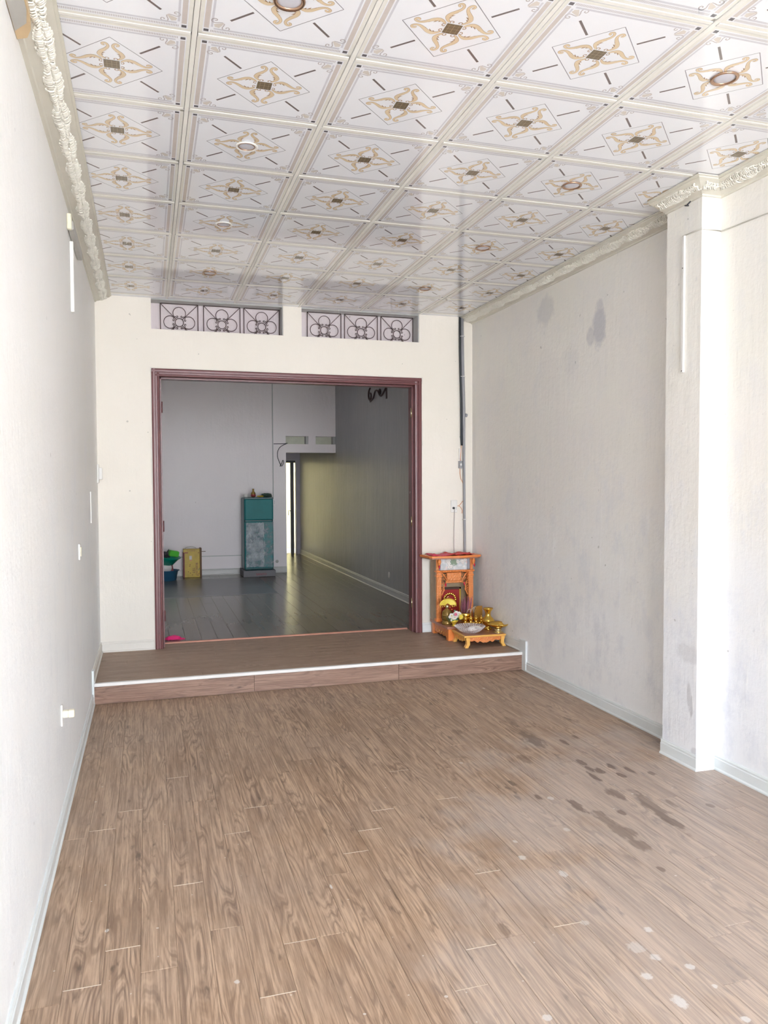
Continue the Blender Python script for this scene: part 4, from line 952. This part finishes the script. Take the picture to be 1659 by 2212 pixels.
# glass basket bowl
e = empty('glass_bowl', (2.835, 6.605, ZT), 'ribbed clear glass bowl on the left of the offering table', 'bowl')
MB().lathe([(.06, 0), (.062, .004), (.09, .014), (.125, .040), (.146, .062, 'w'), (.143, .064, 'w'), (.12, .042), (.085, .018), (.0, .010)], 'crystal', n=72, wave=.02, nw=18).build('bowl', e)
for k in range(36):
    a = k*PI/18; b = a+.22; MB().tube([(.063*math.cos(a), .063*math.sin(a), .006), (.098*math.cos((a+b)/2), .098*math.sin((a+b)/2), .022), (.141*math.cos(b), .141*math.sin(b), .064)], [.0015, .0026, .0026], 'crystal_rib', 5).build('rib', e)
mb = MB().blob((2.85, 6.58, ZT+.040), (.055, .03, .022), 'tissue', 10, 7, jit=.5, seed=3)
P = [(2.88, 6.53, ZT+.055), (2.93, 6.52, ZT+.05), (2.91, 6.56, ZT+.065), (2.85, 6.57, ZT+.07)]; b = mb.add(P + [(x, y, z-.003) for x, y, z in P]); mb.face([b, b+1, b+2, b+3], 'tissue'); mb.face([b+7, b+6, b+5, b+4], 'tissue')
tag(mb.build('crumpled_tissue'), 'crumpled white tissue lying in the glass bowl', 'tissue')

# ================================================================== REAR ROOM THINGS
FX, FY = 1.70, 12.42
e = empty('foam_block', (FX, FY, ZS+.003), 'low grey foam block with red letters under the fridge', 'foam block')
MB().box(-.265, -.02, 0, .25, .47, .105, 'foam', .006).build('block', e); blk = C.objects['block']
def text(txt, size, mat, parent, loc, rot, ext=.0012):
    c = bpy.data.curves.new('lettering', 'FONT'); c.body = txt; c.size = size; c.extrude = ext; c.align_x = 'CENTER'; c.align_y = 'CENTER'
    o = bpy.data.objects.new('tmp', c); C.objects.link(o); dg = bpy.context.evaluated_depsgraph_get(); me = bpy.data.meshes.new_from_object(o.evaluated_get(dg)); bpy.data.objects.remove(o)
    me.materials.clear(); me.materials.append(M[mat]); q = bpy.data.objects.new('lettering', me); C.objects.link(q); q.parent = parent; q.location = loc; q.rotation_euler = rot; return q
text('SANYO', .05, 'red_ink', blk, (.02, -.0215, .042), (PI/2, 0, 0))
e = empty('fridge', (FX, FY, ZS+.1085), 'small teal two-door fridge wrapped in crumpled clear plastic', 'fridge')
MB().box(-.24, .03, 0, .225, .45, 1.16, 'teal_dk', .02).build('cabinet', e)
MB().box(-.235, -.01, .80, .222, .03, 1.145, 'teal', .02).build('freezer_door', e)
MB().box(-.235, -.01, .03, .222, .03, .785, 'teal', .02).build('lower_door', e)
MB().box(-.24, -.012, 1.135, .226, .04, 1.165, 'teal_dk', .008).build('top_trim', e)
def crumple(x0, x1, z0, z1, y, amp, seed, mat, name):
    r = random.Random(seed); mb = MB(); nx, nz = 16, 30; idx = [[0]*(nz+1) for _ in range(nx+1)]
    for i in range(nx+1):
        for j in range(nz+1): idx[i][j] = mb.add([(x0+(x1-x0)*i/nx + (r.random()-.5)*.006, y - amp*r.random(), z0+(z1-z0)*j/nz + (r.random()-.5)*.008)])
    for i in range(nx):
        for j in range(nz): mb.face([idx[i][j], idx[i+1][j], idx[i+1][j+1], idx[i][j+1]], mat)
    return mb.build(name, e)
crumple(-.225, .215, .045, .775, -.012, .014, 1, 'wrap', 'plastic_wrap'); crumple(-.215, .06, .06, .76, -.024, .016, 2, 'wrap2', 'plastic_wrap')
r = random.Random(8)
for k in range(5):
    x = .055 + .02*r.random(); MB().tube([(x+.01*r.random(), -.035, .08+.14*k), (x+.012*r.random(), -.040, .14+.14*k), (x+.006*r.random(), -.034, .2+.14*k)], [.002, .007, .002], 'white_pl', 5, flat=.5).build('wrap_fold', e)
for k in range(4):
    x = -.16+.03*r.random(); MB().tube([(x, -.037, .34+.09*k), (x+.02*r.random(), -.042, .38+.09*k), (x-.01, -.037, .43+.09*k)], [.002, .007, .002], 'white_pl', 5, flat=.5).build('wrap_fold', e)
FT = ZS+.1085+1.1655
e = empty('small_bottle', (FX-.075, FY+.15, FT), 'small brown and red bottle standing on top of the fridge', 'bottle')
MB().lathe([(.022, 0), (.034, .01), (.038, .05), (.032, .075), (.018, .09), (.014, .12), (.018, .135), (.0, .137)], 'lacq', n=14).build('body', e); MB().lathe([(.0385, .012), (.0395, .03), (.039, .045)], 'red_ink', n=14).build('label_band', e)
e = empty('white_mug', (FX-.19, FY+.15, FT), 'white mug at the left end of the fridge top', 'mug')
MB().lathe([(.028, 0), (.032, .005), (.032, .05), (.029, .05), (.029, .008), (0, .008)], 'white_pl', n=18).build('cup', e); MB().tube([(-.03, 0, .04), (-.05, 0, .035), (-.05, 0, .018), (-.03, 0, .012)], .004, 'white_pl', 6).build('handle', e)
o = MB().blob((FX+.14, FY+.15, FT+.03), (.095, .07, .034), 'bag_g', 12, 8, jit=.35, seed=5).build('plastic_bag'); tag(o, 'dark green plastic bag slumped on the right of the fridge top', 'bag')
o = MB().blob((FX+.03, FY+.12, FT+.014), (.06, .03, .014), 'box_y', 9, 6, jit=.4, seed=9).build('yellow_packet'); tag(o, 'small yellow packet between bottle and green bag on the fridge', 'packet')
# yellow box
e = empty('yellow_carton', (.665, 12.72, ZS), 'tall yellow printed carton standing by the far wall of the rear room', 'carton')
MB().box(-.135, 0, 0, .118, .14, .45, 'box_y', .004).build('carton_body', e); cb = C.objects['carton_body']
MB().box(-.142, -.003, 0, -.118, .14, .40, 'box_r', .003).build('maroon_edge', e); MB().box(.119, .0, 0, .148, .14, .465, 'box_b', .003).build('brown_side', e)
MB().box(-.118, -.004, .388, -.065, -.001, .402, 'red_ink').build('red_flash', e)
MB().box(-.045, -.003, .285, -.005, -.0008, .345, 'tissue').build('white_patch', e); MB().box(-.042, -.0035, .262, -.008, -.0008, .28, 'wire_o').build('orange_patch', e)
text('BEERLAO', .05, 'ink', cb, (.068, -.0012, .13), (PI/2, PI/2, 0)); text('TET', .055, 'ink', cb, (.02, -.0012, .11), (PI/2, PI/2, 0)); text('OXYEEB', .034, 'ink', cb, (-.02, -.0012, .428), (PI/2, 0, 0))
mb = MB()
for x, z in ((-.035, .205), (-.04, .18), (-.03, .07), (-.06, .09), (.1, .06), (.098, .39), (.0, .04), (.09, .03)): mb.blob((x, -.001, z), (.008, .002, .007), 'ink', 7, 4)
for k in range(3): mb.tube([(.085+.008*k, -.002, .10+.012*k), (.10+.006*k, -.002, .13+.01*k)], .003, 'leafg', 5)
mb.build('printed_marks', e)
MB().tube([(.09*math.cos(PI*i/12)-.02, .07, .45+.035*math.sin(PI*i/12)) for i in range(13)], .006, 'grey_pl', 6).build('carry_handle', e)
o = MB().tube([(.80, 12.78, ZS+.405), (.88, 12.8, ZS+.402)], .005, 'box_b', 6).build('thin_stick'); tag(o, 'short thin stick poking out beside the yellow carton', 'stick')
o.location.y = .0
# basins
e = empty('blue_basin', (.27, 12.42, ZS+.003), 'blue plastic basin on the rear room floor by the door frame', 'basin')
MB().lathe([(.125, 0), (.135, .004), (.165, .15), (.185, .155), (.185, .162), (.160, .158), (.128, .012), (0, .01)], 'basin_b', n=28).build('tub', e)
e = empty('tilted_green_basin', (.25, 12.43, ZS+.245), 'green plastic basin resting tilted on the filled blue basin', 'basin')
e.rotation_euler = (.12, .18, 0)
MB().lathe([(.09, 0), (.10, .004), (.175, .115), (.205, .14), (.205, .148), (.17, .125), (.095, .014), (0, .01)], 'basin_g', n=28).build('tub', e)
o = MB().box(-.075, -.05, 0, .075, .05, .09, 'lime', .014).build('lime_box', loc=(.36, 12.40, ZS+.375)); o.rotation_euler = (.1, .2, .3); tag(o, 'bright lime green plastic box lying in the green basin', 'box')
o = MB().blob((.22, 12.45, ZS+.40), (.12, .08, .05), 'bag_k', 12, 8, jit=.5, seed=12).tube([(.27, 12.44, ZS+.42), (.30, 12.44, ZS+.485)], [.02, .004], 'bag_k', 6).build('black_bag'); tag(o, 'black crumpled bag heaped in the green basin', 'bag')
o = MB().lathe([(0, 0), (.05, .006), (.085, .03), (.088, .034), (.05, .012), (0, .006)], 'tissue', n=24, axis='y').build('white_plate', loc=(.25, 12.33, ZS+.135+.06)); o.rotation_euler = (.25, 0, 0); tag(o, 'white plate standing on edge in the blue basin', 'plate')
o = MB().box(-.07, -.006, -.05, .06, .006, .09, 'box_r', .002).build('dark_book', loc=(.30, 12.38, ZS+.19)); o.rotation_euler = (.1, -.15, 0); tag(o, 'dark maroon flat card standing in the blue basin', 'card')
o = MB().blob((.18, 12.42, ZS+.13), (.1, .09, .1), 'tissue', 12, 8, jit=.25, seed=13).build('white_bag'); tag(o, 'pale plastic bag of odds and ends filling the blue basin', 'bag')
# pink cloth
mb = MB().blob((.215, 7.71, ZS+.022), (.085, .05, .035), 'pink', 16, 10, jit=.38, seed=21, flatb=True)
mb.blob((.275, 7.70, ZS+.012), (.06, .03, .018), 'pink', 12, 8, jit=.5, seed=22, flatb=True)
for k in range(5): mb.tube([(.17+.03*k, 7.66+.005*k, ZS+.012), (.175+.03*k, 7.70, ZS+.052-.006*k), (.19+.028*k, 7.74, ZS+.02)], [.006, .010, .004], 'pink', 6)
o = mb.build('pink_cloth', loc=(0, 0, -.02)); tag(o, 'bright pink crumpled cloth on the floor just inside the doorway', 'cloth'); sb = o.modifiers.new('s', 'SUBSURF'); sb.levels = sb.render_levels = 2
# socket + raceway + wire on far wall
e = empty('wall_socket', (2.025, BY, 1.34), 'pale socket plate on the far wall to the right of the fridge top', 'socket')
MB().box(-.04, -.012, -.06, .04, -.001, .06, 'wall_rear', .004).build('plate', e)
for k in (-.02, .0, .02): MB().lathe([(.004, -.0130), (.004, -.0119)], 'black', c=(0, 0, k), n=8, axis='y').build('pin_hole', e)
tag(MB().box(1.996, BY-.014, 1.42, 2.012, BY-.001, ZB-.02, 'reveal', .003).build('cable_channel'), 'long vertical cable channel on the far wall of the rear room', 'cable channel')
tag(MB().tube(smooth_pts([(2.0, BY-.004, 1.28), (1.985, BY-.006, .8), (2.0, BY-.005, .5), (1.99, BY-.005, .3)], 3), .003, 'wire', 5).build('power_cord'), 'thin cord running down the far wall beside the fridge', 'cord')
w = smooth_pts([(2.02, BY-.006, 2.312), (2.2, BY-.01, 2.315), (2.25, BY-.015, 2.325), (2.14, BY-.02, 2.27), (2.09, BY-.02, 2.2), (2.08, BY-.02, 2.1), (2.12, BY-.02, 1.99), (2.15, BY-.02, 1.94), (2.18, BY-.02, 2.0), (2.17, BY-.025, 2.04), (2.15, BY-.02, 1.99), (2.12, BY-.02, 1.935)], 3)
tag(MB().tube(w, .006, 'black', 6).build('loose_wire'), 'loose black wire looping down beside the small vent openings', 'wire')
tag(MB().lathe([(.0, -.006), (.022, -.004), (.026, 0)], 'grey_pl', c=(2.06, BY-.001, .345), n=14, axis='y').build('wall_plug'), 'round plugged hole low on the far wall right of the fridge', 'wall plug')
# iron scroll bracket on right wall
e = empty('iron_bracket', (BXR, 10.4, 2.87), 'black wrought iron scroll bracket high on the glossy right wall', 'bracket')
MB().box(-.012, -.45, -.09, -.001, -.41, .16, 'iron', .002).build('wall_plate', e)
def spiral(cx, cz, r0, r1, a0, a1, n=16): return [(-.03, cx + (r0+(r1-r0)*i/n)*math.cos(a0+(a1-a0)*i/n), cz + (r0+(r1-r0)*i/n)*math.sin(a0+(a1-a0)*i/n)) for i in range(n+1)]
MB().tube(spiral(.28, .03, .10, .03, PI*.5, -PI*1.4), .013, 'iron', 7).build('scroll', e)
MB().tube(smooth_pts([(-.03, .28, -.06), (-.03, .12, -.02), (-.03, .02, .06), (-.03, -.1, .05), (-.03, -.2, -.02), (-.03, -.3, -.03), (-.012, -.42, .05)], 3), .013, 'iron', 7).build('scroll', e)
MB().tube(spiral(-.2, .02, .05, .02, 0, PI*1.6, 10), .011, 'iron', 7).build('scroll', e)
# paint flake on glossy wall
tag(MB().lathe([(0, -.006), (.03, -.004), (.045, 0)], 'tissue', c=(BXR-.001, 9.9, .42), n=14, axis='x').build('sticker'), 'small round whitish patch low on the glossy right wall', 'patch')
